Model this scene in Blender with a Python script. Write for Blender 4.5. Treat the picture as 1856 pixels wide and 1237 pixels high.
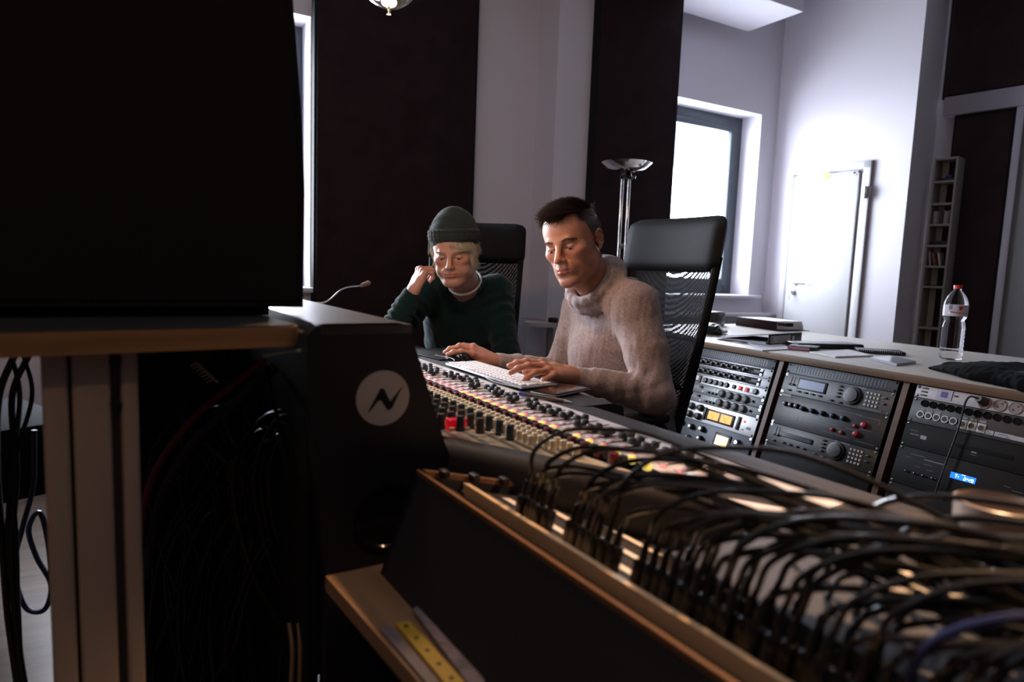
import bpy, bmesh, math, random
import numpy as np
from mathutils import Vector, Matrix, Quaternion
random.seed(7)
for o in list(bpy.data.objects): bpy.data.objects.remove(o)
COL = bpy.context.scene.collection
sc = bpy.context.scene
R = math.radians
# ---------------------------------------------------------------- camera
H = 1.08; FPX = 1200.0; W_, H_ = 1856, 1237
PITCH, ROLL = R(6.3), R(2.16)
_f = Vector((0, math.cos(PITCH), -math.sin(PITCH))); _r0 = Vector((1, 0, 0)); _u0 = _r0.cross(_f)
_r = math.cos(ROLL)*_r0 + math.sin(ROLL)*_u0; _u = -math.sin(ROLL)*_r0 + math.cos(ROLL)*_u0
CAM = Vector((0, 0, H))
cd = bpy.data.cameras.new('camera'); cam = bpy.data.objects.new('camera', cd); COL.objects.link(cam)
cd.sensor_width = 36; cd.lens = FPX/W_*36; cd.clip_start = .02
cam.matrix_world = Matrix(((_r.x, _u.x, -_f.x, 0), (_r.y, _u.y, -_f.y, 0), (_r.z, _u.z, -_f.z, H), (0, 0, 0, 1)))
cd.dof.use_dof = True; cd.dof.focus_distance = 2.2; cd.dof.aperture_fstop = 3.0
sc.camera = cam
sc.view_settings.view_transform = 'Standard'; sc.view_settings.look = 'None'
sc.view_settings.gamma = 1; sc.view_settings.exposure = 0.75; sc.view_settings.use_curve_mapping = False
def ray(px, py):
    return ((px-W_/2)/FPX)*_r - ((py-H_/2)/FPX)*_u + _f
def at(px, py, Y):
    w = ray(px, py); return CAM + w*(Y/w.y)
def atz(px, py, z):
    w = ray(px, py); return CAM + w*((z-H)/w.z)
def onwall(px, py, P, d):                       # vertical plane through P along azimuth vector d
    w = ray(px, py); n = Vector((d.y, -d.x, 0)); return CAM + w*((P-CAM).dot(n)/w.dot(n))
def D(az): return Vector((math.sin(R(az)), math.cos(R(az)), 0))
Z = Vector((0, 0, 1))
def frame(o, x, y=None, z=None):
    x = x.normalized()
    if z is None: z = Z
    y = z.cross(x).normalized(); z = x.cross(y).normalized()
    return Matrix(((x.x, y.x, z.x, o.x), (x.y, y.y, z.y, o.y), (x.z, y.z, z.z, o.z), (0, 0, 0, 1)))
# ---------------------------------------------------------------- world and window light
w = bpy.data.worlds.new('overcast'); sc.world = w; w.use_nodes = True
bg = w.node_tree.nodes['Background']; bg.inputs[0].default_value = (.82, .88, 1, 1); bg.inputs[1].default_value = 9.0
def area(name, M, sx, sy, power, col, spread=180):
    l = bpy.data.lights.new(name, 'AREA'); l.shape = 'RECTANGLE'; l.size = sx; l.size_y = sy; l.energy = power; l.color = col
    l.spread = R(spread)
    o = bpy.data.objects.new(name, l); COL.objects.link(o); o.matrix_world = M; return o
def spot(name, p, tgt, power, col, ang, blend=.5):
    l = bpy.data.lights.new(name, 'SPOT'); l.energy = power; l.color = col; l.spot_size = R(ang); l.spot_blend = blend; l.shadow_soft_size = .035
    o = bpy.data.objects.new(name, l); COL.objects.link(o); o.location = p; o.rotation_euler = (Vector(tgt)-Vector(p)).to_track_quat('-Z', 'Y').to_euler(); return o
def point(name, p, power, col, rad=.03):
    l = bpy.data.lights.new(name, 'POINT'); l.energy = power; l.color = col; l.shadow_soft_size = rad
    o = bpy.data.objects.new(name, l); COL.objects.link(o); o.location = p; return o
# ---------------------------------------------------------------- materials
MATS = {}
def mat(name, col, rough=.5, metal=0, bump=0, bscale=200, var=0, vscale=20, emit=None, es=1, spec=.5, trans=0, ior=1.45, sheen=0, coat=0, alpha=1, kind='noise'):
    if name in MATS: return MATS[name]
    m = bpy.data.materials.new(name); m.use_nodes = True; nt = m.node_tree; b = nt.nodes['Principled BSDF']
    c = tuple(x for x in col)+(1,)
    b.inputs['Base Color'].default_value = c; b.inputs['Roughness'].default_value = rough; b.inputs['Metallic'].default_value = metal
    b.inputs['Specular IOR Level'].default_value = spec; b.inputs['Transmission Weight'].default_value = trans; b.inputs['IOR'].default_value = ior
    b.inputs['Sheen Weight'].default_value = sheen; b.inputs['Coat Weight'].default_value = coat; b.inputs['Alpha'].default_value = alpha
    tc = nt.nodes.new('ShaderNodeTexCoord')
    if var or kind != 'noise':
        if kind == 'wood':
            mp = nt.nodes.new('ShaderNodeMapping'); mp.inputs['Scale'].default_value = (1.2, 14, 14); nt.links.new(tc.outputs['Object'], mp.inputs[0])
            n = nt.nodes.new('ShaderNodeTexNoise'); n.inputs['Scale'].default_value = vscale; n.inputs['Detail'].default_value = 5; nt.links.new(mp.outputs[0], n.inputs['Vector'])
        else:
            n = nt.nodes.new('ShaderNodeTexNoise'); n.inputs['Scale'].default_value = vscale; n.inputs['Detail'].default_value = 4; nt.links.new(tc.outputs['Object'], n.inputs['Vector'])
        r = nt.nodes.new('ShaderNodeValToRGB'); r.color_ramp.elements[0].position = .3; r.color_ramp.elements[1].position = .7
        r.color_ramp.elements[0].color = tuple(max(0, x*(1-var)) for x in col)+(1,); r.color_ramp.elements[1].color = tuple(min(1, x*(1+var)) for x in col)+(1,)
        nt.links.new(n.outputs[0], r.inputs[0]); nt.links.new(r.outputs[0], b.inputs['Base Color'])
    if bump:
        n2 = nt.nodes.new('ShaderNodeTexNoise'); n2.inputs['Scale'].default_value = bscale; n2.inputs['Detail'].default_value = 3
        nt.links.new(tc.outputs['Object'], n2.inputs['Vector'])
        bp = nt.nodes.new('ShaderNodeBump'); bp.inputs['Strength'].default_value = bump; bp.inputs['Distance'].default_value = .002
        nt.links.new(n2.outputs[0], bp.inputs['Height']); nt.links.new(bp.outputs[0], b.inputs['Normal'])
    if emit:
        b.inputs['Emission Color'].default_value = tuple(emit)+(1,); b.inputs['Emission Strength'].default_value = es
    MATS[name] = m; return m
def glassmat(name, col=(1, 1, 1), rough=.02, tr=.85):
    m = bpy.data.materials.new(name); m.use_nodes = True; nt = m.node_tree; nt.nodes.clear()
    o = nt.nodes.new('ShaderNodeOutputMaterial'); mx = nt.nodes.new('ShaderNodeMixShader'); t = nt.nodes.new('ShaderNodeBsdfTransparent'); g = nt.nodes.new('ShaderNodeBsdfGlossy')
    fr = nt.nodes.new('ShaderNodeLayerWeight'); fr.inputs[0].default_value = 1-tr
    t.inputs[0].default_value = tuple(col)+(1,); g.inputs['Roughness'].default_value = rough
    nt.links.new(fr.outputs['Facing'], mx.inputs[0]); nt.links.new(t.outputs[0], mx.inputs[1]); nt.links.new(g.outputs[0], mx.inputs[2]); nt.links.new(mx.outputs[0], o.inputs[0]); return m
def attrmat(name, rough=.5, bump=0, bscale=300, sss=0, sheen=0, spec=.4, var=0, vscale=400):
    m = bpy.data.materials.new(name); m.use_nodes = True; nt = m.node_tree; b = nt.nodes['Principled BSDF']
    a = nt.nodes.new('ShaderNodeAttribute'); a.attribute_name = 'Col'
    out = a.outputs['Color']
    tc = nt.nodes.new('ShaderNodeTexCoord')
    if var:
        n = nt.nodes.new('ShaderNodeTexNoise'); n.inputs['Scale'].default_value = vscale; n.inputs['Detail'].default_value = 3; nt.links.new(tc.outputs['Object'], n.inputs['Vector'])
        mr = nt.nodes.new('ShaderNodeMapRange'); mr.inputs[1].default_value = .3; mr.inputs[2].default_value = .7; mr.inputs[3].default_value = 1-var; mr.inputs[4].default_value = 1+var
        nt.links.new(n.outputs[0], mr.inputs[0]); mx = nt.nodes.new('ShaderNodeVectorMath'); mx.operation = 'SCALE'
        nt.links.new(out, mx.inputs[0]); nt.links.new(mr.outputs[0], mx.inputs['Scale']); out = mx.outputs[0]
    nt.links.new(out, b.inputs['Base Color']); b.inputs['Roughness'].default_value = rough; b.inputs['Specular IOR Level'].default_value = spec; b.inputs['Sheen Weight'].default_value = sheen
    if sss:
        b.inputs['Subsurface Weight'].default_value = sss; b.inputs['Subsurface Radius'].default_value = (.6, .25, .12); b.inputs['Subsurface Scale'].default_value = .008
    if bump:
        n2 = nt.nodes.new('ShaderNodeTexNoise'); n2.inputs['Scale'].default_value = bscale; n2.inputs['Detail'].default_value = 3; nt.links.new(tc.outputs['Object'], n2.inputs['Vector'])
        bp = nt.nodes.new('ShaderNodeBump'); bp.inputs['Strength'].default_value = bump; bp.inputs['Distance'].default_value = .0015
        nt.links.new(n2.outputs[0], bp.inputs['Height']); nt.links.new(bp.outputs[0], b.inputs['Normal'])
    MATS[name] = m; return m
white = mat('white paint', (.74, .715, .775), .7, bump=.15, bscale=120)
white_return = white
burg = mat('aubergine felt', (.030, .018, .021), .95, bump=.5, bscale=500, spec=.1, var=.15, vscale=8)
blk = mat('black plastic', (.012, .012, .013), .42)
blkm = mat('matt black', (.010, .010, .011), .8, spec=.25)
blkg = mat('gloss black', (.008, .008, .01), .12)
chrome = mat('chrome', (.8, .8, .82), .12, 1)
steel = mat('steel', (.55, .55, .57), .32, 1)
alu = mat('aluminium', (.52, .53, .56), .38, .85)
anthr = mat('anthracite', (.045, .05, .06), .45)
oak = mat('oak veneer edge', (.30, .17, .08), .5, var=.3, vscale=3, kind='wood')
lam = mat('pale laminate', (.50, .46, .41), .42, var=.05, vscale=5)
laminate_dark = mat('dark laminate', (.05, .045, .042), .38)
paper = mat('paper', (.8, .8, .8), .8)
rubber = mat('rubber', (.012, .012, .013), .55)
cream = mat('cream plastic', (.62, .50, .32), .45)
# ---------------------------------------------------------------- mesh builder
class MB:
    def __init__(s): s.v = []; s.f = []
    def raw(s, v, f):
        n = len(s.v); s.v += [Vector(x) for x in v]; s.f += [tuple(i+n for i in q) for q in f]; return s
    def box(s, c, size, rot=None, bev=0, seg=2):
        bm = bmesh.new(); bmesh.ops.create_cube(bm, size=1); bmesh.ops.scale(bm, vec=size, verts=bm.verts)
        if bev: bmesh.ops.bevel(bm, geom=bm.edges, offset=min(bev, min(size)*.49), segments=seg, affect='EDGES', profile=.5)
        M = Matrix.Translation(Vector(c)) @ ((rot if isinstance(rot, Matrix) else Matrix.Rotation(rot, 4, 'Z')) if rot is not None else Matrix.Identity(4))
        bm.verts.ensure_lookup_table(); vs = [M @ v.co for v in bm.verts]; fs = [[v.index for v in f.verts] for f in bm.faces]; bm.free(); return s.raw(vs, fs)
    def ring(s, c, ax, r, n, ref=None):
        ax = Vector(ax).normalized(); a = ref or (Vector((0, 0, 1)) if abs(ax.z) < .9 else Vector((1, 0, 0)))
        x = ax.cross(a).normalized(); y = ax.cross(x)
        return [Vector(c)+r*(math.cos(2*math.pi*i/n)*x+math.sin(2*math.pi*i/n)*y) for i in range(n)]
    def prof(s, origin, ax, pr, n=20, capa=True, capb=True):     # lathe: pr = (radius, height) along axis
        o = Vector(origin); ax = Vector(ax).normalized(); vs = []; fs = []
        for r, h in pr: vs += s.ring(o+ax*h, ax, max(r, 1e-5), n)
        for k in range(len(pr)-1):
            for i in range(n):
                j = (i+1) % n; fs.append((k*n+i, (k+1)*n+i, (k+1)*n+j, k*n+j))
        if capa: fs.append(tuple(range(n)))
        if capb: fs.append(tuple(reversed(range((len(pr)-1)*n, len(pr)*n))))
        return s.raw(vs, fs)
    def cyl(s, a, b, r0, r1=None, n=16):
        a = Vector(a); b = Vector(b); return s.prof(a, b-a, [(r0, 0), (r0 if r1 is None else r1, (b-a).length)], n)
    def tube(s, pts, r, n=8, caps=True):
        pts = [Vector(p) for p in pts]; rr = r if isinstance(r, (list, tuple)) else [r]*len(pts); vs = []; fs = []
        t = (pts[1]-pts[0]).normalized(); a = Vector((0, 0, 1)) if abs(t.z) < .9 else Vector((1, 0, 0)); x = t.cross(a).normalized()
        for k, p in enumerate(pts):
            t = (pts[min(k+1, len(pts)-1)]-pts[max(k-1, 0)]).normalized(); x = (x-t*x.dot(t)).normalized(); y = t.cross(x)
            vs += [p+rr[k]*(math.cos(2*math.pi*i/n)*x+math.sin(2*math.pi*i/n)*y) for i in range(n)]
        for k in range(len(pts)-1):
            for i in range(n):
                j = (i+1) % n; fs.append((k*n+i, k*n+j, (k+1)*n+j, (k+1)*n+i))
        if caps: fs.append(tuple(reversed(range(n)))); fs.append(tuple(range((len(pts)-1)*n, len(pts)*n)))
        return s.raw(vs, fs)
    def prism(s, poly, vec):
        n = len(poly); p = [Vector(q) for q in poly]; vec = Vector(vec)
        return s.raw(p+[q+vec for q in p], [tuple(reversed(range(n))), tuple(range(n, 2*n))]+[(i, (i+1) % n, n+(i+1) % n, n+i) for i in range(n)])
    def ball(s, c, r, n=14, m=8, sc_=(1, 1, 1)):
        c = Vector(c); pr = []; vs = []; fs = []
        for k in range(m+1):
            a = math.pi*k/m
            for i in range(n):
                b = 2*math.pi*i/n; vs.append(c+Vector((r*sc_[0]*math.sin(a)*math.cos(b), r*sc_[1]*math.sin(a)*math.sin(b), r*sc_[2]*math.cos(a))))
        for k in range(m):
            for i in range(n): fs.append((k*n+i, (k+1)*n+i, (k+1)*n+(i+1) % n, k*n+(i+1) % n))
        return s.raw(vs, fs)
    def build(s, name, mt, parent=None, M=None, smooth=True, ang=35, cols=None):
        me = bpy.data.meshes.new(name); me.from_pydata([tuple(v) for v in s.v], [], s.f)
        bm = bmesh.new(); bm.from_mesh(me); bmesh.ops.recalc_face_normals(bm, faces=bm.faces); bm.to_mesh(me); bm.free()
        if smooth: me.shade_smooth(); me.set_sharp_from_angle(angle=R(ang))
        me.materials.append(mt)
        o = bpy.data.objects.new(name, me); COL.objects.link(o)
        if parent: o.parent = parent
        if M is not None: o.matrix_basis = M
        return o
def tag(o, label, cat, group=None):
    o['label'] = label; o['category'] = cat
    if group: o['group'] = group
    return o
def thing(name, label, cat, M, group=None):
    o = bpy.data.objects.new(name, None); COL.objects.link(o); o.empty_display_size = .02
    o.matrix_basis = M if isinstance(M, Matrix) else Matrix.Translation(Vector(M))
    return tag(o, label, cat, group)
ORD = 'first second third fourth fifth sixth seventh eighth ninth tenth eleventh twelfth thirteenth fourteenth fifteenth sixteenth seventeenth eighteenth nineteenth twentieth'.split()
ORD += ['twenty-'+o for o in ORD[:9]]+['thirtieth']+['thirty-'+o for o in ORD[:9]]
def struct(o): o['kind'] = 'structure'; return o
def lab(o, l): o['label'] = l; return o
def relabel(o, label, group=None):
    o['label'] = label
    if group: o['group'] = group
    return o
def dup(root, M, label=None, group=None):
    r = root.copy(); COL.objects.link(r); r.matrix_basis = M
    if label: r['label'] = label
    if group: r['group'] = group
    for ch in list(root.children):
        c = ch.copy(); COL.objects.link(c); c.parent = r
        for g in list(ch.children):
            d = g.copy(); COL.objects.link(d); d.parent = c
    return r
def spline(pts, n=8):
    P = [Vector(p) for p in pts]; P = [2*P[0]-P[1]]+P+[2*P[-1]-P[-2]]; out = []
    for i in range(1, len(P)-2):
        a, b, c, d = P[i-1:i+3]
        for k in range(n):
            t = k/n; out.append(.5*((2*b)+(c-a)*t+(2*a-5*b+4*c-d)*t*t+(3*b-a-3*c+d)*t**3))
    out.append(P[-2]); return out
# room azimuths and main frames
AW, AB, AC = 60.0, 141.5, 148.0
dW, dB, U, V = D(AW), D(AB), D(AC), D(AC-90)
UR, VR = D(150), D(60)
# ---------------------------------------------------------------- smooth solid modelling on a grid
class SDF:
    def __init__(s, lo, hi, h):
        s.lo = np.array(lo, np.float32); s.h = h
        s.n = [int(math.ceil((hi[i]-lo[i])/h))+1 for i in range(3)]
        s.F = np.full(s.n, .05, np.float32); s.ax = [s.lo[i]+h*np.arange(s.n[i], dtype=np.float32) for i in range(3)]
    def sub(s, lo, hi):
        i0 = [max(0, int((lo[i]-s.lo[i])/s.h)) for i in range(3)]; i1 = [min(s.n[i], int((hi[i]-s.lo[i])/s.h)+2) for i in range(3)]
        if any(i1[i] <= i0[i] for i in range(3)): return None, None
        sl = tuple(slice(i0[i], i1[i]) for i in range(3))
        X, Y, Z_ = np.meshgrid(s.ax[0][sl[0]], s.ax[1][sl[1]], s.ax[2][sl[2]], indexing='ij', sparse=True); return sl, (X, Y, Z_)
    def comb(s, sl, d, k, op):
        F = s.F[sl]
        if op == 'cut':
            d = -d; h = np.maximum(k-np.abs(F-d), 0)/k if k else 0; s.F[sl] = np.maximum(F, d)+(h*h*k*.25 if k else 0)
        else:
            h = np.maximum(k-np.abs(F-d), 0)/k if k else 0; s.F[sl] = np.minimum(F, d)-(h*h*k*.25 if k else 0)
    def cone(s, a, b, ra, rb=None, k=.01, op='add', flat=None):
        a = np.array(a, float); b = np.array(b, float); rb = ra if rb is None else rb; m = max(ra, rb)+k+.012
        sl, P = s.sub(np.minimum(a, b)-m, np.maximum(a, b)+m)
        if sl is None: return s
        ba = b-a; L2 = max((ba*ba).sum(), 1e-12)
        px, py, pz = P[0]-a[0], P[1]-a[1], P[2]-a[2]
        t = np.clip((px*ba[0]+py*ba[1]+pz*ba[2])/L2, 0, 1)
        d = np.sqrt((px-t*ba[0])**2+(py-t*ba[1])**2+(pz-t*ba[2])**2)-(ra+(rb-ra)*t)
        s.comb(sl, d.astype(np.float32), k, op); return s
    def ell(s, c, r, k=.01, Rm=None, op='add'):
        c = np.array(c, float); r = np.array(r, float); m = r.max()+k+.012
        sl, P = s.sub(c-m, c+m)
        if sl is None: return s
        x, y, z = P[0]-c[0], P[1]-c[1], P[2]-c[2]
        if Rm is not None:
            Q = np.array(Rm); x, y, z = (Q[0, 0]*x+Q[1, 0]*y+Q[2, 0]*z), (Q[0, 1]*x+Q[1, 1]*y+Q[2, 1]*z), (Q[0, 2]*x+Q[1, 2]*y+Q[2, 2]*z)
        k0 = np.sqrt((x/r[0])**2+(y/r[1])**2+(z/r[2])**2); k1 = np.sqrt((x/r[0]**2)**2+(y/r[1]**2)**2+(z/r[2]**2)**2)
        d = k0*(k0-1)/np.maximum(k1, 1e-6); s.comb(sl, d.astype(np.float32), k, op); return s
    def chain(s, pts, rs, k=.01):
        for i in range(len(pts)-1): s.cone(pts[i], pts[i+1], rs[i], rs[i+1], k)
        return s
    def half(s, p, n, k=.004):       # cut away everything on the side n points to
        p = np.array(p, float); n = np.array(n, float); n /= np.linalg.norm(n)
        sl, P = s.sub(s.lo, s.lo+s.h*np.array(s.n)); d = (P[0]-p[0])*n[0]+(P[1]-p[1])*n[1]+(P[2]-p[2])*n[2]
        s.comb(sl, (-d).astype(np.float32), k, 'cut'); return s
    def blur(s, n=1):
        for _ in range(n):
            for a in range(3):
                F = s.F; G = F.copy(); i = [slice(None)]*3; j = [slice(None)]*3; c = [slice(None)]*3
                i[a] = slice(0, -2); j[a] = slice(2, None); c[a] = slice(1, -1)
                G[tuple(c)] = .25*F[tuple(i)]+.5*F[tuple(c)]+.25*F[tuple(j)]; s.F = G
        return s
    def mesh(s):
        F = s.F; F[0] = F[-1] = .05; F[:, 0] = F[:, -1] = .05; F[:, :, 0] = F[:, :, -1] = .05
        S = F < 0; nx, ny, nz = F.shape
        cnt = np.zeros((nx-1, ny-1, nz-1), np.int8)
        for a in (0, 1):
            for b in (0, 1):
                for c in (0, 1): cnt += S[a:nx-1+a, b:ny-1+b, c:nz-1+c]
        I = np.argwhere((cnt > 0) & (cnt < 8)); idx = np.full((nx-1, ny-1, nz-1), -1, np.int64); idx[I[:, 0], I[:, 1], I[:, 2]] = np.arange(len(I))
        acc = np.zeros((len(I), 3)); num = np.zeros(len(I))
        cor = [(a, b, c) for a in (0, 1) for b in (0, 1) for c in (0, 1)]
        V_ = {o: F[I[:, 0]+o[0], I[:, 1]+o[1], I[:, 2]+o[2]] for o in cor}
        for o in cor:
            for ax in range(3):
                if o[ax]: continue
                p = list(o); p[ax] = 1; p = tuple(p); f0, f1 = V_[o], V_[p]; m = (f0 < 0) != (f1 < 0)
                t = np.where(m, f0/np.where(m, f0-f1, 1), 0); q_ = np.tile(np.array(o, float), (len(I), 1)); q_[:, ax] += t
                acc[m] += q_[m]; num[m] += 1
        vs = (I+acc/num[:, None])*s.h+s.lo
        fs = []
        for ax in range(3):
            a1, a2 = (ax+1) % 3, (ax+2) % 3
            i0 = [slice(None)]*3; i1 = [slice(None)]*3; i0[ax] = slice(0, -1); i1[ax] = slice(1, None)
            A, B = S[tuple(i0)], S[tuple(i1)]; E_ = np.argwhere(A != B); E_ = E_[(E_[:, a1] > 0) & (E_[:, a2] > 0)]
            fl_ = A[E_[:, 0], E_[:, 1], E_[:, 2]]
            def g(d1, d2):
                q_ = E_.copy(); q_[:, a1] -= d1; q_[:, a2] -= d2; return idx[q_[:, 0], q_[:, 1], q_[:, 2]]
            Q = np.stack([g(1, 1), g(0, 1), g(0, 0), g(1, 0)], 1); Q[~fl_] = Q[~fl_][:, ::-1]; fs.append(Q)
        return vs, np.concatenate(fs)
def npmesh(name, vs, fs, mt, parent=None, M=None, col=None):
    me = bpy.data.meshes.new(name); me.vertices.add(len(vs)); me.vertices.foreach_set('co', np.asarray(vs, np.float32).ravel())
    fs = np.asarray(fs, np.int32); me.loops.add(fs.size); me.loops.foreach_set('vertex_index', fs.ravel()); me.polygons.add(len(fs))
    me.polygons.foreach_set('loop_start', np.arange(0, fs.size, fs.shape[1], dtype=np.int32))
    me.update(calc_edges=True); me.validate(); me.shade_smooth(); me.materials.append(mt)
    if col is not None:
        a = me.color_attributes.new('Col', 'FLOAT_COLOR', 'POINT'); c4 = np.ones((len(vs), 4), np.float32); c4[:, :3] = col; a.data.foreach_set('color', c4.ravel())
    o = bpy.data.objects.new(name, me); COL.objects.link(o)
    if parent: o.parent = parent
    if M is not None: o.matrix_basis = M
    return o
def vnormals(vs, fs):
    n = np.zeros_like(vs); a, b, c = vs[fs[:, 0]], vs[fs[:, 1]], vs[fs[:, 2]]; fn = np.cross(b-a, c-a)
    for k in range(fs.shape[1]): np.add.at(n, fs[:, k], fn)
    return n/np.maximum(np.linalg.norm(n, axis=1, keepdims=True), 1e-12)
def wob(p, f, seed=0):
    r = np.random.RandomState(seed); o = np.zeros(len(p))
    for k in range(6):
        d = r.normal(size=3); d /= np.linalg.norm(d); o += np.sin(p@d*f*(1+.35*k)+r.rand()*6.28+1.3*np.sin(p@r.normal(size=3)*f*.4))/6
    return o
# ---------------------------------------------------------------- room shell
Hh = at(1565, 450, 5.2)
def xsect(P, d, Q, e):      # 2D intersection
    den = d.x*e.y-d.y*e.x; t = ((Q.x-P.x)*e.y-(Q.y-P.y)*e.x)/den; return P+d*t
C = xsect(Vector((Hh.x, Hh.y, 0)), dB, onwall(1403, 300, Hh, dB), dW); C.z = 0
CEIL = 3.35
MW = frame(C, dW)                    # local x to the corner, y outwards
MWi = MW.inverted()
def wl(px, py, y=0):                 # pixel -> window-wall local (s, z) on plane at offset y
    p = MWi @ onwall(px, py, MW @ Vector((0, y, 0)), dW); return p.x, p.z
s2, ztop = wl(1381, 208); zs = wl(1375, 536)[1]
s1 = wl(563, 38)[0]
wins = [(s1-1.25, s1), (s2-1.3, s2)]
T = .32
mb = MB(); xs = -8.5
def wbox(a, b, z0, z1): mb.box(((a+b)/2, T/2, (z0+z1)/2), (b-a, T, z1-z0))
for a, b in wins:
    wbox(xs, a, 0, CEIL); wbox(a, b, 0, zs); wbox(a, b, ztop, CEIL); xs = b
wbox(xs, .3, 0, CEIL)
struct(mb.build('wall_left', white, M=MW))
# pilaster between the windows, white
sp0 = wl(1003, 300, -.25)[0]; sp1 = wl(1232, 150, -.25)[0]-.12
struct(MB().box(((sp0+sp1)/2, -.125, CEIL/2), (sp1-sp0, .25, CEIL)).build('trim_1', white, M=MW))
glass = glassmat('window glass')
for i, (a, b) in enumerate(wins):
    z0, z1, c, wd = zs, ztop, (a+b)/2, b-a
    fm = MB(); y = .235
    for x0, x1, za, zb in ((a, a+.075, z0, z1), (b-.075, b, z0, z1), (a+.075, b-.075, z1-.075, z1), (a+.075, b-.075, z0, z0+.075)):
        fm.box(((x0+x1)/2, y, (za+zb)/2), (x1-x0, .07, zb-za), bev=.006)
    for x0, x1, za, zb in ((a+.075, a+.13, z0+.075, z1-.075), (b-.13, b-.075, z0+.075, z1-.075), (a+.13, b-.13, z1-.13, z1-.075), (a+.13, b-.13, z0+.075, z0+.13)):
        fm.box(((x0+x1)/2, y-.02, (za+zb)/2), (x1-x0, .05, zb-za), bev=.006)
    wr = bpy.data.objects.new('window_%d' % (i+1), None); COL.objects.link(wr); wr.matrix_basis = MW; struct(wr)
    fm.build('window_frame', mat('window grey', (.06, .075, .09), .4), wr)
    MB().box((c, y-.01, (z0+z1)/2), (wd-.26, .006, z1-z0-.26)).build('pane', glass, wr)
    MB().box((c-.0, .07, z0-.012), (wd+.16, .30, .03), bev=.008).build('window_sill', white, wr)
    area('daylight', MW @ Matrix.Translation((c, .42, (z0+z1)/2)) @ Matrix.Rotation(R(-90), 4, 'X'), wd, z1-z0, 90 if i else 190, (.80, .87, 1))
# shelf over the radiator under the right window
ssx, ssz = wl(1409, 568, -.12)
struct(MB().box((ssx-1.4/2, -.03, ssz-.015), (1.4, .2, .03), bev=.006).build('trim_2', white, M=MW))
struct(MB().box((ssx-1.4/2, .0-.05, ssz/2-.03), (1.25, .08, ssz-.15), bev=.01).build('trim_3', mat('radiator', (.35, .35, .36), .5), M=MW))
# door wall
E1 = onwall(1650, 300, Hh, dB); E1.z = 0
MD = frame(C, dB)                                # y = Z x dB  (away from the room)
LB = (E1-C).length
struct(MB().box((LB/2-.15, .2, CEIL/2), (LB+.3, .4, CEIL)).build('wall_back', white, M=MD))
MDi = MD.inverted()
def dl(px, py, y=0):
    p = MDi @ onwall(px, py, MD @ Vector((0, y, 0)), dB); return p.x, p.z
hx, hz = dl(1583, 291); ax, az_ = dl(1443, 513)
dx0 = ax-.09
door = bpy.data.objects.new('door_1', None); COL.objects.link(door); door.matrix_basis = MD; struct(door)
dwhite = mat('door white', (.78, .78, .80), .4)
fr = MB()
fr.box((hx-.03, -.012, hz/2), (.06, .03, hz), bev=.006); fr.box((dx0-.02, -.012, hz/2), (.05, .03, hz), bev=.006); fr.box(((hx+dx0)/2, -.012, hz-.03), (hx-dx0, .03, .06), bev=.006)
fr.build('door_frame', dwhite, door)
gk = mat('door gasket', (.20, .17, .19), .6)
MB().box((hx-.064, -.014, hz/2-.03), (.012, .012, hz-.06)).build('gasket', gk, door)
MB().box((hx+.004, -.006, hz/2), (.010, .02, hz)).build('gasket', gk, door)
MB().box(((hx+dx0)/2-.03, -.018, hz/2-.035), (hx-dx0-.10, .036, hz-.08), bev=.005).build('door_leaf', dwhite, door)
hn = MB().cyl((ax, -.036, az_), (ax, -.046, az_), .024, n=20).cyl((ax, -.04, az_), (ax, -.085, az_), .009).tube([(ax, -.085, az_), (ax+.03, -.088, az_), (ax+.12, -.086, az_)], .0095, 10)
hn.build('door_handle', steel, door)
MB().cyl((ax-.005, -.036, az_-.075), (ax-.005, -.048, az_-.075), .022, n=20).box((ax-.005, -.058, az_-.075), (.004, .022, .012)).cyl((ax-.01, -.07, az_-.085), (ax-.01, -.074, az_-.085), .014).box((ax-.012, -.072, az_-.115), (.008, .002, .05)).build('lock_and_key', steel, door)
bx, bz = dl(1572, 350)
MB().cyl((bx, -.045, bz-.05), (bx, -.045, bz+.05), .009).box((bx+.02, -.03, bz), (.04, .006, .09)).build('hinge', chrome, door)
gx, gz = dl(1502, 320)
MB().cyl((gx, -.0365, gz), (gx, -.0385, gz), .033, n=24).build('round_sticker', mat('pale green sticker', (.55, .62, .22), .6), door)
px_, pz_ = dl(1557, 314)
MB().cyl((px_-.018, -.0365, pz_), (px_-.018, -.0385, pz_), .008).cyl((px_+.022, -.0365, pz_+.006), (px_+.022, -.0385, pz_+.006), .012).cyl((px_+.0, -.0365, pz_-.014), (px_, -.0385, pz_-.014), .004).build('dot_sticker', blk, door)
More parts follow.
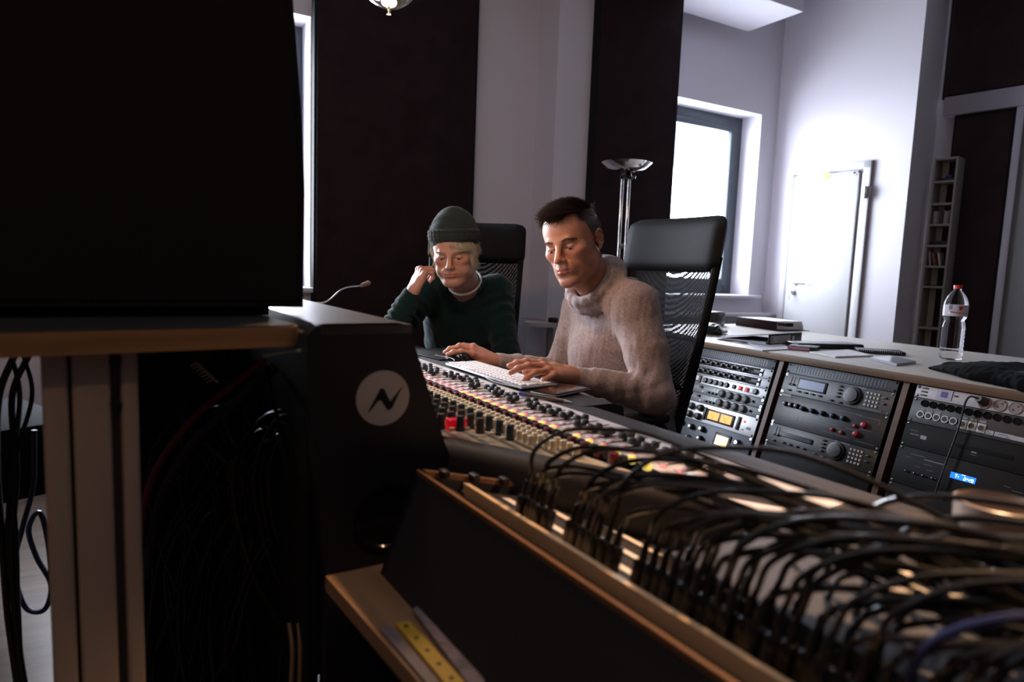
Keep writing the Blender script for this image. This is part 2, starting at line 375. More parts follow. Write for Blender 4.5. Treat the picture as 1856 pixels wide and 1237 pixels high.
# recess right of the door wall
dN = Vector((-dB.y, dB.x, 0))      # Z x dB
grey = mat('grey paint', (.20, .18, .19), .8, bump=.1, bscale=120)
q = .475
RB = E1+dN*q; MR = frame(RB, dB); MRi = MR.inverted()
def rl(px, py, y=0):
    p = MRi @ onwall(px, py, MR @ Vector((0, y, 0)), dB); return p.x, p.z
struct(MB().box((4.2, .1, CEIL/2), (8.8, .2, CEIL)).build('wall_right', grey, M=MR))
b0x, bt = rl(1712, 177, -.09); bb = rl(1712, 210, -.09)[1]
struct(MB().box((b0x+2, -.045, (bt+bb)/2), (4.0, .09, bt-bb)).build('trim_4', mat('lilac grey paint', (.30, .28, .33), .7), M=MR))
pe, _z = rl(1822, 400, -.03)
x0p = rl(1712, 400, -.03)[0]
def panel(name_, lbl, M, x0, x1, z0, z1, y, th=.05, grp=None):
    t = thing('acoustic_panel', lbl, 'acoustic panel', M @ Matrix.Translation(((x0+x1)/2, y, z0)), grp)
    wd, hg = x1-x0, z1-z0
    MB().box((0, 0, hg/2), (wd-.03, th, hg-.03), bev=.008).build('felt_cover', burg, t)
    f = MB()
    for s_ in (-1, 1): f.box((s_*(wd/2-.0075), .005, hg/2), (.015, th, hg)); f.box((0, .005, hg/2+s_*(hg/2-.0075)), (wd-.03, th, .015))
    f.build('edge_frame', blkm, t); return t
panel('', 'wide dark aubergine wall panel above the pale beam at upper right', MR, x0p-.1, 3.2, bt, CEIL, -.03)
panel('', 'dark aubergine wall panel behind the narrow bookcase, under the pale beam', MR, x0p, pe, .0, bb, -.03)
struct(MB().box((pe+.028, -.05, bb/2), (.05, .06, bb), bev=.008).build('trim_5', mat('pale strip', (.33, .32, .36), .5), M=MR))
struct(MB().box((pe+1.0, -.035, bb/2), (1.9, .04, bb)).build('trim_6', mat('grey board', (.17, .17, .175), .7), M=MR))
# window-wall felt panels
x0, _z = wl(567, 300, -.06); x1, _z = wl(857, 300, -.06)
panel('', 'tall wide dark aubergine felt panel behind the man in the beanie', MW, x0, x1, .15, CEIL-.05, -.06, .06)
x0, _z = wl(1077, 150, -.29); x1, _z = wl(1227, 150, -.29)
panel('', 'tall narrow dark aubergine felt panel behind the floor lamp', MW, x0, x1, .1, CEIL-.05, -.285, .06)
# floor, ceiling, rest of the shell
fl = mat('floorboards', (.085, .055, .036), .45, var=.35, vscale=2, kind='wood')
struct(MB().box((0, 2.6, -.05), (20, 20, .1)).build('floor', fl, M=Matrix.Rotation(R(30), 4, 'Z')))
struct(MB().box((0, 2.6, CEIL+.05), (20, 20, .1)).build('ceiling', mat('ceiling paint', (.45, .45, .47), .9), M=Matrix.Rotation(R(30), 4, 'Z')))
struct(MB().box((1, -1.6, CEIL/2), (16, .2, CEIL)).build('wall_front', mat('dark wall', (.06, .05, .055), .9)))
struct(MB().box((-5.2, .2, CEIL/2), (.2, 4.4, CEIL)).build('wall_side', mat('dark wall', (.06, .05, .055), .9)))
# ceiling duct at the corner
k0 = at(1457, 22, 5.0)
struct(MB().box((MWi @ k0 + Vector((-1.0, .25, .15))), (2.0, .5, .3), bev=.01).build('trim_7', white, M=MW))
struct(MB().box((-4.1, -.012, .05), (8.2, .024, .1)).build('baseboard_left', mat('baseboard', (.03, .03, .03), .6), M=MW))
# ---------------------------------------------------------------- bookcase
bf = rl(1693, 287.5, -.19); bw = rl(1738, 284, -.19)[0]-bf[0]; bh = bf[1]
shw = mat('bookcase board', (.30, .28, .26), .6)
bc = thing('bookcase', 'tall narrow pale bookcase of open compartments before the dark wall panel', 'bookcase', MR @ Matrix.Translation((bf[0], -.19, 0)))
for x in (.0075, bw-.0075): MB().box((x, .075, bh/2), (.015, .15, bh), bev=.002).build('side_panel', shw, bc)
MB().box((bw/2, .146, bh/2), (bw-.03, .006, bh)).build('back_panel', shw, bc)
shz = [rl(1700, y, -.19)[1] for y in (330, 370, 408, 446, 484, 521, 597)]
for z in [bh-.008]+shz+[shz[-1]-.30, .05]: MB().box((bw/2, .072, z), (bw-.03, .142, .016), bev=.002).build('shelf', shw, bc)
def book(x, zb, w_, h_, dpt, tilt, col, name, label, grp, cat='book'):
    m = mat('spine %.2f %.2f %.2f' % col, col, .5)
    o = MB().box((w_/2, dpt/2, h_/2), (w_, dpt, h_), bev=.001).build(name, m, M=MR @ Matrix.Translation((bf[0]+x, -.17, zb+.0085)) @ Matrix.Rotation(tilt, 4, 'Y'))
    return tag(o, label, cat, grp)
cols = [(.02, .02, .025), (.05, .05, .06), (.22, .2, .2), (.3, .27, .27), (.04, .03, .05), (.12, .10, .12), (.35, .3, .3)]
x = .019
for i in range(13):
    wv = .0085 if i % 3 else .010
    book(x, shz[2], wv, .092+.004*(i % 3), .12, 0, cols[(i*3) % 7], 'compact_disc_case', ORD[i]+' upright disc case from the left on the third shelf of the bookcase', 'disc cases on the third shelf', 'disc case'); x += wv+.0012
x = .02
for i, (wv, hv, tl, c, lb) in enumerate([(.008, .10, 0, (.03, .03, .03), 'black book standing at the left end of the fifth shelf'), (.007, .105, -.12, (.5, .48, .46), 'white book leaning beside the black book on the fifth shelf'), (.009, .10, -.15, (.03, .02, .03), 'dark book leaning between the white and the orange book'), (.008, .098, -.22, (.35, .12, .07), 'orange book leaning in the middle of the fifth shelf'), (.008, .09, -.26, (.05, .02, .02), 'maroon book leaning right of the orange one'), (.010, .10, -.2, (.55, .53, .5), 'wide white book leaning right of the maroon one'), (.010, .095, -.05, (.02, .02, .02), 'black book at the right end of the fifth shelf')]):
    book(x, shz[4], wv, hv, .12, tl, c, 'book', lb, None); x += wv+.0085
tag(MB().box((bw/2, .07, .011), (bw-.045, .11, .018), bev=.002).build('flat_box', blk, M=MR @ Matrix.Translation((bf[0], -.18, shz[0]+.009))), 'flat black box lying on the top shelf of the bookcase', 'box')
tag(MB().box((0, 0, 0), (.045, .09, .018), bev=.005).build('pouch', mat('blue cloth', (.03, .05, .25), .7), M=MR @ Matrix.Translation((bf[0]+bw*.62, -.12, shz[0]+.040))), 'small blue pouch on the flat black box, bookcase top shelf', 'pouch')
for k, lb in enumerate(('lower of two flat black cases lying on the fourth shelf of the bookcase', 'upper of two flat black cases lying on the fourth shelf of the bookcase')):
    tag(MB().box((bw/2, .07, .008), (bw-.04-.01*k, .12, .014), bev=.002).build('video_case', blk, M=MR @ Matrix.Translation((bf[0], -.18, shz[3]+.009+k*.016))), lb, 'case')
tag(MB().box((bw/2, .07, .004), (bw-.04, .12, .006)).build('booklet', blkm, M=MR @ Matrix.Translation((bf[0], -.18, shz[5]+.009))), 'thin dark booklet lying flat on the sixth shelf', 'booklet')
# ---------------------------------------------------------------- floor lamp
lp = at(1128, 440, 3.95); lz = at(1135, 296, 3.95).z
lm = thing('floor_lamp', 'chrome twin-pole uplighter floor lamp before the narrow dark panel', 'floor lamp', (lp.x, lp.y, 0))
zb_ = lz-.06
MB().prof((0, 0, 0), Z, [(.14, 0), (.14, .015), (.12, .022), (.02, .03)], 32).build('base', chrome, lm)
for s_ in (-1, 1): MB().cyl((s_*.02, 0, .02), (s_*.02, 0, zb_-.02), .0095).build('pole', chrome, lm)
MB().cyl((0, 0, zb_-.035), (0, 0, zb_), .038, .03, 20).build('collar', blkg, lm)
MB().prof((0, 0, zb_), Z, [(.03, 0), (.06, .006), (.11, .028), (.142, .058), (.146, .062), (.139, .060), (.10, .035), (.03, .012)], 40, True, True).build('lamp_shade', chrome, lm)
MB().tube([(.03, -.01, zb_-.02), (.05, -.01, zb_-.025), (.052, -.01, zb_-.012)], .006).build('dimmer_knob', chrome, lm)
MB().box((.0, -.0, zb_-.42), (.045, .012, .03), bev=.004).build('clip', steel, lm)
# ---------------------------------------------------------------- low table behind the chairs
ta = atz(953, 585, .74); 
tb = thing('side_table', 'pale wooden side table with rounded end behind the black office chairs', 'table', (ta.x, ta.y, 0))
poly = [(0, .05, 0), (.02, .01, 0), (.07, -.02, 0), (.7, -.02, 0), (.7, .22, 0), (.05, .22, 0), (0, .18, 0)]
MB().prism([(a, b, .715) for a, b, c in poly], (0, 0, .025)).build('table_top', lam, tb)
MB().box((.16, .1, .355), (.03, .18, .71)).build('leg', mat('grey leg', (.16, .15, .16), .6), tb)
MB().box((.62, .1, .355), (.03, .18, .71)).build('leg', mat('grey leg', (.16, .15, .16), .6), tb)
a = atz(975, 579, .742)
tag(MB().box((0, -.03, 0), (.21, .16, .003)).build('paper_sheet', mat('pink paper', (.45, .26, .30), .8), M=Matrix.Translation((a.x, a.y+.05, .7425)) @ Matrix.Rotation(.3, 4, 'Z')), 'pink paper sheet lying on the pale side table behind the men', 'paper')
a = atz(1003, 585, .742)
tag(MB().prof((0, 0, 0), Z, [(.03, 0), (.034, .008), (.034, .024), (.028, .03)], 24).build('tape_roll', blk, M=Matrix.Translation((a.x, a.y+.03, .741))), 'small black round tape roll on the side table next to the pink paper', 'tape')
# ---------------------------------------------------------------- pendant lamps
def pendant(p, lbl, power, rad=.055):
    t = thing('pendant_lamp', lbl, 'lamp', p)
    MB().ball((0, 0, 0), rad, 24, 14).build('glass_globe', glassmat('lamp glass', (1, .9, .8), .03, .75), t)
    MB().ball((0, 0, .005), .018, 14, 8, (1, 1, 1.3)).build('bulb', mat('warm filament', (1, .6, .3), .5, emit=(1, .35, .12), es=5), t)
    MB().cyl((0, 0, -rad-.014), (0, 0, -rad+.002), .004).build('pin', chrome, t)
    MB().cyl((0, 0, rad-.006), (0, 0, rad+.05), .02, .014).build('socket', chrome, t)
    MB().cyl((0, 0, rad+.05), (0, 0, CEIL-p[2]), .003).build('cord', blk, t)
    point('bulb light', Vector(p)+Vector((0, 0, -rad-.03)), power, (1, .58, .30), .04); return t
pp = at(706, -42, 1.62)
pendant(tuple(pp), 'clear glass pendant bulb glowing warm at the top edge of the picture', 8.5, .07)
pendant((-.45, -.75, 2.55), 'unseen warm pendant bulb added behind the camera to fill the foreground', 7)  # added lamp, out of view, gives the dark foreground a soft warm fill
sp = Vector((.80, .98, 1.80)); st = Vector((.34, .58, .80))
sl = thing('shaded_lamp', 'small black shaded lamp hanging over the patch cables', 'lamp', frame(sp, Vector((1, 0, 0)), z=(sp-st).normalized()) if False else Matrix.Translation(sp) @ (sp-st).to_track_quat('Z', 'Y').to_matrix().to_4x4())
MB().prof((0, 0, -.02), Z, [(.075, 0), (.070, .03), (.045, .07), (.02, .09), (.019, .088), (.043, .068), (.067, .03), (.073, 0)], 28, False, False).build('lamp_shade', blk, sl)
MB().ball((0, 0, .02), .022, 14, 8).build('bulb', mat('warm filament', (1, .6, .3), .5, emit=(1, .35, .12), es=5), sl)
MB().tube([(0, 0, .06), (0, .05, .3), (0, .5, 1.0)], .003).build('cord', blk, sl)
spot('shaded lamp light', sp, st, 78, (1, .58, .30), 58, .6)
# ---------------------------------------------------------------- mixing console
ZC = .77
O = atz(957, 717, ZC); MC = frame(O, U)
if (MC.to_3x3() @ Vector((0, 1, 0))).dot(V) < 0: raise Exception('frame')
con = thing('mixing_console', 'large grey mixing console with rows of faders and lit buttons', 'mixing console', Matrix.Translation((0, 0, -ZC)) @ MC)
fpan = mat('fader panel grey', (.56, .53, .52), .42, metal=.15, var=.04, vscale=60)
UL, UE = -1.30, .83
RA, RBp = Vector((.30, -.365)), Vector((.516, -.236)); rd = (RBp-RA).normalized(); rn = Vector((-rd.y, rd.x))
def railv(u): return RA.y+(u-RA.x)*rd.y/rd.x
RE = RA+rd*.60
zc = lambda v: .018*max(0, -v-.18)/.2          # surface rises gently towards the meters
# local z offset: thing origin at the floor
def L(u, v, z): return (u, v, ZC+z)
top = [(UL, 0), (UE, 0), (UE, RE.y), (RE.x, RE.y), (RA.x, RA.y-.02), (RA.x-.0, -.47), (UL, -.47)]
MB().prism([L(u, v, -.06) for u, v in top], (0, 0, .058)).prism([L(u, v, -.002) for u, v in [(UL, 0), (UE, 0), (UE, -.15), (UL, -.15)]], (0, 0, .004)).build('fader_panel', fpan, con)
MB().prism([L(u, v, -.002) for u, v in [(UL, -.152), (UE, -.152), (UE, RE.y), (RE.x, RE.y), (RA.x, RA.y), (RA.x, -.47), (UL, -.47)]], (0, 0, .003)).build('channel_panel', mat('channel strip beige', (.42, .36, .27), .45, var=.1, vscale=150), con)
arm = mat('armrest leather', (.026, .024, .026), .6, bump=.2, bscale=300, spec=.3)
pr = MB(); sect = [(0, .004), (.02, .006), (.055, .004), (.075, -.006), (.085, -.03), (.075, -.06), (0, -.06)]
sec2 = [(.002, .003), (.02, .006), (.12, .006), (.15, -.004), (.155, -.03), (.145, -.06), (.002, -.06)]
pr.prism([L(UL, a, b) for a, b in sec2], (-UL+.18, 0, 0)); pr.prism([L(.18, a, b) for a, b in sect], (1.2, 0, 0))
pr.build('armrest', arm, con)
# worktop continuing to the right, near the mug
dk = mat('dark grey worktop', (.045, .045, .05), .4)
MB().prism([L(a, b, -.03) for a, b in [(UE, -.35), (UE, 0.0), (1.38, 0), (1.38, -.35)]], (0, 0, .028)).build('side_worktop', dk, con)
MB().box(L(-.1, -.2, -.25-.06), (1.2, .3, .5), bev=.01).build('body', blkm, con)
MB().box(L(.5, -.02, -.25-.06), (.7, .12, .5), bev=.01).build('body', blkm, con)
MB().box(L(-.55, -.06, -.415), (.06, .4, .71)).build('pedestal', blkm, con)
MB().box(L(.75, -.02, -.415), (.06, .12, .71)).build('pedestal', blkm, con)
# padded rear rail
a0 = Vector((RA.x-.02, RA.y-.028, ZC-.008)); a1 = Vector((RE.x, RE.y-.034, ZC-.012))
rl_ = MB(); n3 = Vector((rn.x, rn.y, 0))
prf = [(.022, .012), (.0, .016), (-.022, .012), (-.035, -.004), (-.038, -.05), (-.03, -.08), (.022, -.08)]
rl_.prism([a0+n3*a+Vector((0, 0, b)) for a, b in prf], a1-a0); rl_.build('rear_rail', arm, con, ang=60)
# meter bridge and end cheek
chk = mat('cheek black', (.012, .012, .015), .4, bump=.1, bscale=60)
def cheek(u0, u1):
    pl = [(-.40, .012), (-.467, .205), (-.475, .214), (-.615, .214), (-.63, .20), (-.63, .12), (-.60, -.17), (-.60, -.45), (-.42, -.45), (-.36, -.08)]
    return [Vector(L(u0, a, b)) for a, b in pl]
MB().prism(cheek(.322, 0), (.033, 0, 0)).build('end_cheek', chk, con)
MB().prism([L(-1.25, a, b) for a, b in [(-.405, .0), (-.47, .20), (-.63, .20), (-.62, -.05), (-.40, -.05)]], (1.57, 0, 0)).build('meter_bridge', blk, con)
MB().box(L(-.46, -.61, -.385), (1.55, .02, .77)).build('added_backing', blkm, con)  # black sheet added to block the view and keep the space below dark
MB().prism([L(-1.25, a, b) for a, b in [(-.465, .20), (-.465, .214), (-.61, .214), (-.61, .20)]], (1.605, 0, 0)).build('top_board', mat('brushed dark lid', (.10, .095, .09), .3, metal=.3), con)
bd = Vector(L(.356, -.512, .098)); rb = .044
bg_ = MB().cyl(bd, bd+Vector((.003, 0, 0)), rb, n=48).build('badge', mat('badge silver', (.50, .46, .45), .5, .3, var=.06, vscale=3), con)
nz = [(-.60, -.62), (-.50, -.50), (-.10, .38), (.42, -.18), (.90-.2, .42), (.80, .34), (.30, -.66), (-.22, -.02)]
nn = [(-.62, -.52), (-.12, .40), (.02, .36), (.28, -.16), (.78, .42), (.60, .10), (.36, -.42), (.18, -.50), (-.10, -.06), (-.22, -.08), (-.38, -.28)]
MB().prism([bd+Vector((.0031, -(-a)*rb*.92, b*rb*.92)) for a, b in nn], (.0012, 0, 0)).build('badge_emblem', blkg, con, smooth=False)
# handle recess ring on the cheek
cr = Vector(L(.355, -.50, -.10))
MB().prof(cr, (1, 0, 0), [(.052, 0), (.055, .004), (.049, .004), (.046, .001)], 40).build('speaker_ring', blkg, con)
# strips
P_ = .0368; NCH = 44
us = [-.92+P_*i for i in range(NCH)]
slot = MB()
for u in us: slot.box(L(u, -.074, .0025), (.0022, .106, .001))
slot.build('fader_slots', blk, con)
capv = {}
pat = [.5, .55, .62, .7, .52, .3, .35, .28, .5, .48, .62, .40, .33, .3, .27, .38, .18, .34, .6, .42, .45, .5, .52, .48, .4, .45, .5, .4, .35, .3, .5, .6, .4]
capm = mat('fader cap', (.03, .03, .032), .4)
cp = MB().box((0, -.010, .011), (.016, .012, .013), bev=.004).box((0, .010, .011), (.016, .012, .013), bev=.004).box((0, 0, .0075), (.015, .016, .008), bev=.002).box((0, 0, .003), (.004, .01, .006))
cap0 = cp.build('fader_cap', capm, con); cap0.location = L(us[0], -.07, .002)
def copies(o, locs):
    o.location = locs[0]
    for l in locs[1:]:
        c = o.copy(); COL.objects.link(c); c.parent = o.parent; c.location = l
def vis(u, v): return v > railv(u)+.02 or (u < RA.x and v > -.46)
capl = []
for i, u in enumerate(us):
    # image heights read off the picture: most caps near the men's side
    v = -.074-(.5-pat[(i*5+2) % len(pat)])*.085
    if vis(u, v): capl.append(L(u, v, .002))
copies(cap0, capl)
def placed(name, mb_, m, rows, zoff=.001, off=0, rng=None, lim=96, lb=None):
    pts = [L(u+off_, v, zoff+zc(v)) for (v, off_) in rows for i, u in enumerate(us) if vis(u, v) and (rng is None or i in rng)]
    pts.sort(key=lambda p: -p[0]); more = pts[lim:]; pts = pts[:lim]
    o = mb_.build(name, m, con); copies(o, pts)
    if lb: o['label'] = lb
    if more:
        s = MB()
        for p in more: s.raw([v+Vector(p) for v in mb_.v], mb_.f)
        q_ = s.build(name, m, con); q_['kind'] = 'stuff'
pinkm = mat('lit pink button', (.75, .28, .30), .4, emit=(1, .25, .28), es=.22)
yel = mat('lit yellow button', (.9, .75, .25), .4, emit=(1, .72, .15), es=.45)
flatb = MB().box((0, 0, .002), (.012, .009, .004), bev=.0015)
placed('pink_button', flatb, pinkm, [(-.130, .006)])
placed('mute_button', flatb, mat('pale pink button', (.55, .42, .42), .5, emit=(1, .3, .3), es=.06), [(-.122, -.009), (-.102, -.009)])
placed('lamp_button', MB().box((0, 0, .007), (.012, .011, .014), bev=.002), yel, [(-.163, .004)], rng=range(24, 44))
placed('dark_red_knob', MB().box((0, 0, .009), (.0145, .013, .018), bev=.0015), mat('dark red knob', (.13, .012, .015), .35), [(-.190, -.009)])
placed('black_knob', MB().box((0, 0, .009), (.0135, .013, .018), bev=.0015), blk, [(-.186, .008)])
bk = MB().prof((0, 0, 0), Z, [(.0076, 0), (.0072, .004), (.0064, .005), (.0059, .016), (.005, .017)], 12)
placed('beige_knob', bk, cream, [(-.222, -.009), (-.222, .009), (-.244, -.009), (-.244, .009), (-.264, -.009), (-.264, .009)])
tk = MB().prof((0, 0, 0), Z, [(.0085, 0), (.008, .006), (.0072, .007), (.0068, .026), (.006, .0275)], 14)
placed('grey_green_knob', tk, mat('slate knob', (.03, .045, .05), .4), [(-.285, .009), (-.345, .009)])
placed('brown_knob', tk, mat('umber knob', (.07, .045, .03), .4), [(-.315, -.008), (-.375, -.008)])
sw = MB().box((0, 0, .003), (.007, .009, .006), bev=.001)
placed('cream_switch', sw, mat('cream switch', (.72, .60, .40), .5), [(-.285, -.010), (-.30, .010), (-.33, .008), (-.36, .008), (-.345, -.009)])
rm_ = MB().box(L(.286, -.345, .012+.012), (.02, .034, .022), bev=.002).build('red_block', mat('red plastic', (.5, .01, .02), .3, emit=(1, 0, .02), es=.15), con)
# ---------------------------------------------------------------- on the console
def onC(u, v, z=0, rz=0): return MC @ Matrix.Translation((u, v, z)) @ Matrix.Rotation(rz, 4, 'Z')
kb = thing('computer_keyboard', 'slim white keyboard lying on the console armrest under a hand', 'keyboard', onC(-.245, .055, .007, 0))
MB().box((0, 0, .006), (.43, .112, .006), bev=.002).prism([(-.213, .045, 0), (-.213, .054, 0), (-.213, .054, .006), (-.213, .045, .004)], (.426, 0, 0)).build('key_tray', alu, kb)
kw = mat('white keys', (.72, .70, .70), .45)
k0_ = MB().box((0, 0, 0), (.0155, .0155, .003), bev=.001).build('key', kw, kb); kl = []
for r_ in range(5):
    for c_ in range(22):
        if r_ == 0 and 3 < c_ < 9: continue
        kl.append((-.2+.0188*c_+(.004 if r_ % 2 else 0), -.040+.0195*r_, .0105))
copies(k0_, kl[:96])
MB().box((-.2+.0188*6, -.040, .0105), (.09, .0155, .003), bev=.001).build('space_bar', kw, kb)
ex = MB()
for l in kl[96:]: ex.box(l, (.0155, .0155, .003), bev=.001)
e_ = ex.build('key', kw, kb); e_['kind'] = 'stuff'
def cable(name, pts, r, m, label, cat='cable', grp=None, n=8, seg=8):
    o = MB().tube(spline(pts, n), r, seg).build(name, m); return tag(o, label, cat, grp)
C_ = lambda u, v, z=.01: MC @ Vector((u, v, z))
cable('keyboard_cable', [C_(-.60, .03, .02), C_(-.50, .045, .02), C_(-.44, .02, .012), C_(-.36, .005, .010), C_(-.25, .004, .012), C_(-.16, -.004, .008), C_(-.06, .002, .010)], .0016, mat('grey cord', (.10, .09, .085), .5), 'thin grey cord running along the near edge of the white keyboard')
cable('mouse_cable', [C_(-.95, -.05, .006), C_(-.80, .02, .010), C_(-.70, .0, .006), C_(-.66, .06, .012), C_(-.62, .10, .02)], .0016, blk, 'thin black cord curling from the mouse across the grey console')
ms = thing('computer_mouse', 'black computer mouse under the right hand of the hoodie wearer', 'mouse', onC(-.575, .10, .007, R(-8)))
def ellips(c, r, n=24, m=14, cutz=None):
    b = MB().ball(c, 1, n, m, r)
    if cutz is not None:
        for v in b.v: v.z = max(v.z, cutz)
    return b
ellips((0, 0, .004), (.068, .038, .042), cutz=0).build('mouse_body', blkg, ms)
ellips((-.035, 0, .022), (.006, .003, .010)).build('scroll_wheel', steel, ms)
pd = tag(MB().box((0, 0, .002), (.26, .19, .003), bev=.001).build('notebook', blk, M=onC(-.70, .11, .007, .1)), 'flat black pad lying under the mouse', 'mouse pad')
ph = thing('smartphone', 'black smartphone lying screen up beside the white keyboard', 'smartphone', onC(.030, .079, .008, R(18)))
MB().box((0, 0, .004), (.075, .148, .008), bev=.003).build('phone_body', blkg, ph)
MB().box((0, 0, .0083), (.066, .138, .0006)).build('phone_screen', mat('dark screen', (.02, .01, .008), .06), ph)
MB().box((0, 0, .004), (.077, .150, .003), bev=.0014).build('phone_rim', alu, ph)
p0, p1 = Vector((.010, -.030, .0)), Vector((.145, .026, 0)); pv = (p1-p0); an = math.atan2(pv.y, pv.x); ln = pv.length
pn = thing('ballpoint_pen', 'brown ballpoint pen with a blue end and metal tip on the fader panel', 'pen', onC(p0.x, p0.y, .0085, an))
MB().cyl((.016, 0, 0), (ln-.02, 0, 0), .0052, n=14).build('barrel', mat('brown barrel', (.06, .045, .035), .3), pn)
MB().cyl((0, 0, 0), (.016, 0, 0), .0053, n=14).build('blue_end', mat('ink blue', (.02, .03, .28), .35), pn)
MB().cyl((ln-.02, 0, 0), (ln, 0, 0), .0048, .001, 14).build('tip', chrome, pn)
MB().box((-.012, 0, 0), (.026, .002, .002)).build('clip', chrome, pn)
# gooseneck microphone standing behind the meter bridge
g0 = MC @ Vector((-.45, -.60, .214)); m1 = at(663, 515, 2.0)
g = thing('gooseneck_microphone', 'thin gooseneck microphone rising over the console lid at left', 'microphone', tuple(g0))
a_, b_ = at(584, 549, 1.78)-g0, at(655, 518, 1.98)-g0
MB().cyl((0, 0, 0), (0, 0, .02), .018, n=20).build('base', blk, g)
MB().tube(spline([(0, 0, .02), a_*.6+Vector((-.01, 0, .01)), a_, (a_+b_)/2+Vector((0, 0, .014)), b_], 8), .0022, 8).build('stem', steel, g)
MB().cyl(b_, b_+(m1-g0-b_).normalized()*.035, .006, .0075, 14).ball(b_+(m1-g0-b_).normalized()*.036, .0075, 12, 8).build('capsule', mat('bronze grille', (.10, .06, .04), .5), g)
# screen the two men are looking at, behind the big black cabinet
sx = MC @ Vector((-.50, -.52, .214)); 
scn = thing('computer_monitor', 'flat computer monitor standing on the console lid behind the black cabinet', 'monitor', frame(Vector((sx.x, sx.y, sx.z)), D(-15)))
MB().box((0, 0, .26), (.52, .03, .32), bev=.006).build('bezel', blk, scn)
MB().box((0, -.0165, .26), (.49, .002, .29)).build('screen', mat('lit screen', (.5, .5, .5), .3, emit=(1, .88, .92), es=3.5), scn)
MB().box((0, .02, .06), (.06, .015, .12)).box((0, .0, .006), (.2, .16, .012), bev=.004).build('stand', blk, scn)
# ---------------------------------------------------------------- rack desk on the right
ZD = H-.324
UR, VR = D(152), D(62)
R0 = atz(1284, 620, ZD)
MRK = frame(Vector((R0.x, R0.y, 0)), UR)
def dk_(px, py, z=0): return MRK.inverted() @ atz(px, py, ZD+z)
desk = thing('rack_desk', 'long pale desk with three equipment racks built under its front edge', 'desk', MRK)
ply = mat('brown desk edge', (.16, .095, .055), .5, var=.25, vscale=3, kind='wood')
MB().box((.55, .575, ZD-.012), (2.9, 1.15, .022), bev=.002).build('worktop', lam, desk)
MB().box((.55, -.003, ZD-.0155), (2.9, .008, .029), bev=.002).build('edge_strip', ply, desk)
TL = R(18)
up = VR*math.sin(TL)+Z*math.cos(TL)
upr = mat('reddish upright', (.10, .045, .03), .5, var=.25, vscale=3, kind='wood')
for x in (-.115, .433, .981, 1.53):
    a = Vector((x-.011, .012, ZD-.03)); dn_ = Vector((0, -math.sin(TL)*.8, -math.cos(TL)*.8))
    zf = .02; p = [a, a+Vector((0, -.0+.0, 0))+dn_*((ZD-.03-zf)/(.8*math.cos(TL))), Vector((a.x, .5, zf)), Vector((a.x, .5, ZD-.03))]
    MB().prism(p, (.022, 0, 0)).build('upright', upr, desk)
MB().box((.71, .49, .38), (1.65, .02, .7)).build('rear_board', blkm, desk)
RW = .483
def rackM(k, u):      # top-left corner of a unit, u units below the top
    o = MRK @ Vector((-.104+.548*k+.030, .006, ZD-.034)) - up*(.04445*u)
    n = UR.cross(up).normalized()
    return Matrix(((UR.x, up.x, n.x, o.x), (UR.y, up.y, n.y, o.y), (UR.z, up.z, n.z, o.z), (0, 0, 0, 1)))
def unit(k, u, hu, name, label, cat, m, depth=.16):
    t = thing(name, label, cat, rackM(k, u)); hh = hu*.04445
    MB().box((RW/2, -hh/2, -.002), (RW, hh-.0012, .004), bev=.001).build('front_panel', m, t)
    MB().box((RW/2, -hh/2, -.004-depth/2), (RW-.04, hh-.004, depth)).build('chassis', blkm, t)
    return t, hh
scr = MB().ball((0, 0, .001), .0042, 10, 6, (1, 1, .6)).cyl((0, 0, -.001), (0, 0, .0010), .005, n=12)
def screws(t, hh, m=chrome, xs=(.009, RW-.009), ys=None):
    ys = ys if ys is not None else (-.007, -hh+.007); s0 = scr.build('screw', m, t)
    pc(s0, [(x, y, .0006) for x in xs for y in ys])
def pc(o, locs):
    o.location = locs[0]; out = [o]
    for l in locs[1:]:
        c = o.copy(); COL.objects.link(c); c.parent = o.parent; c.location = l; out.append(c)
    return out
def knob(r, h): return MB().prof((0, 0, 0), Z, [(r*1.15, 0), (r*1.1, h*.25), (r, h*.3), (r*.92, h*.95), (r*.8, h)], 16).box((0, r*.55, h), (r*.12, r*.7, .0008))
g_vent = mat('vent slate', (.055, .065, .08), .45, .2); g_dark = mat('rack dark', (.028, .03, .033), .4, .3)
silv = mat('brushed silver face', (.42, .43, .46), .33, .75, var=.06, vscale=4); silw = mat('pale silver face', (.62, .63, .65), .4, .5)
greyf = mat('mid grey face', (.16, .17, .18), .42, .4); fxg = mat('processor grey face', (.10, .105, .11), .42, .3)
blkf = mat('rack black face', (.006, .006, .007), .6, spec=.25)
def vent(k, lbl):
    t, hh = unit(k, 0, 1, 'vent_panel', lbl, 'rack panel', g_vent)
    s = MB().box((0, -hh*.47, .0003), (.006, hh*.66, .0012)).build('vent_slot', blk, t); pc(s, [(.045+.0135*i, 0, 0) for i in range(30)])
    screws(t, hh, blk)
vent(0, 'slotted slate vent panel topmost in the left rack'); vent(1, 'slotted slate vent panel topmost in the middle rack')
ins = mat('engraved grey mark', (.22, .22, .23), .5); insl = mat('engraved light mark', (.5, .5, .5), .5)
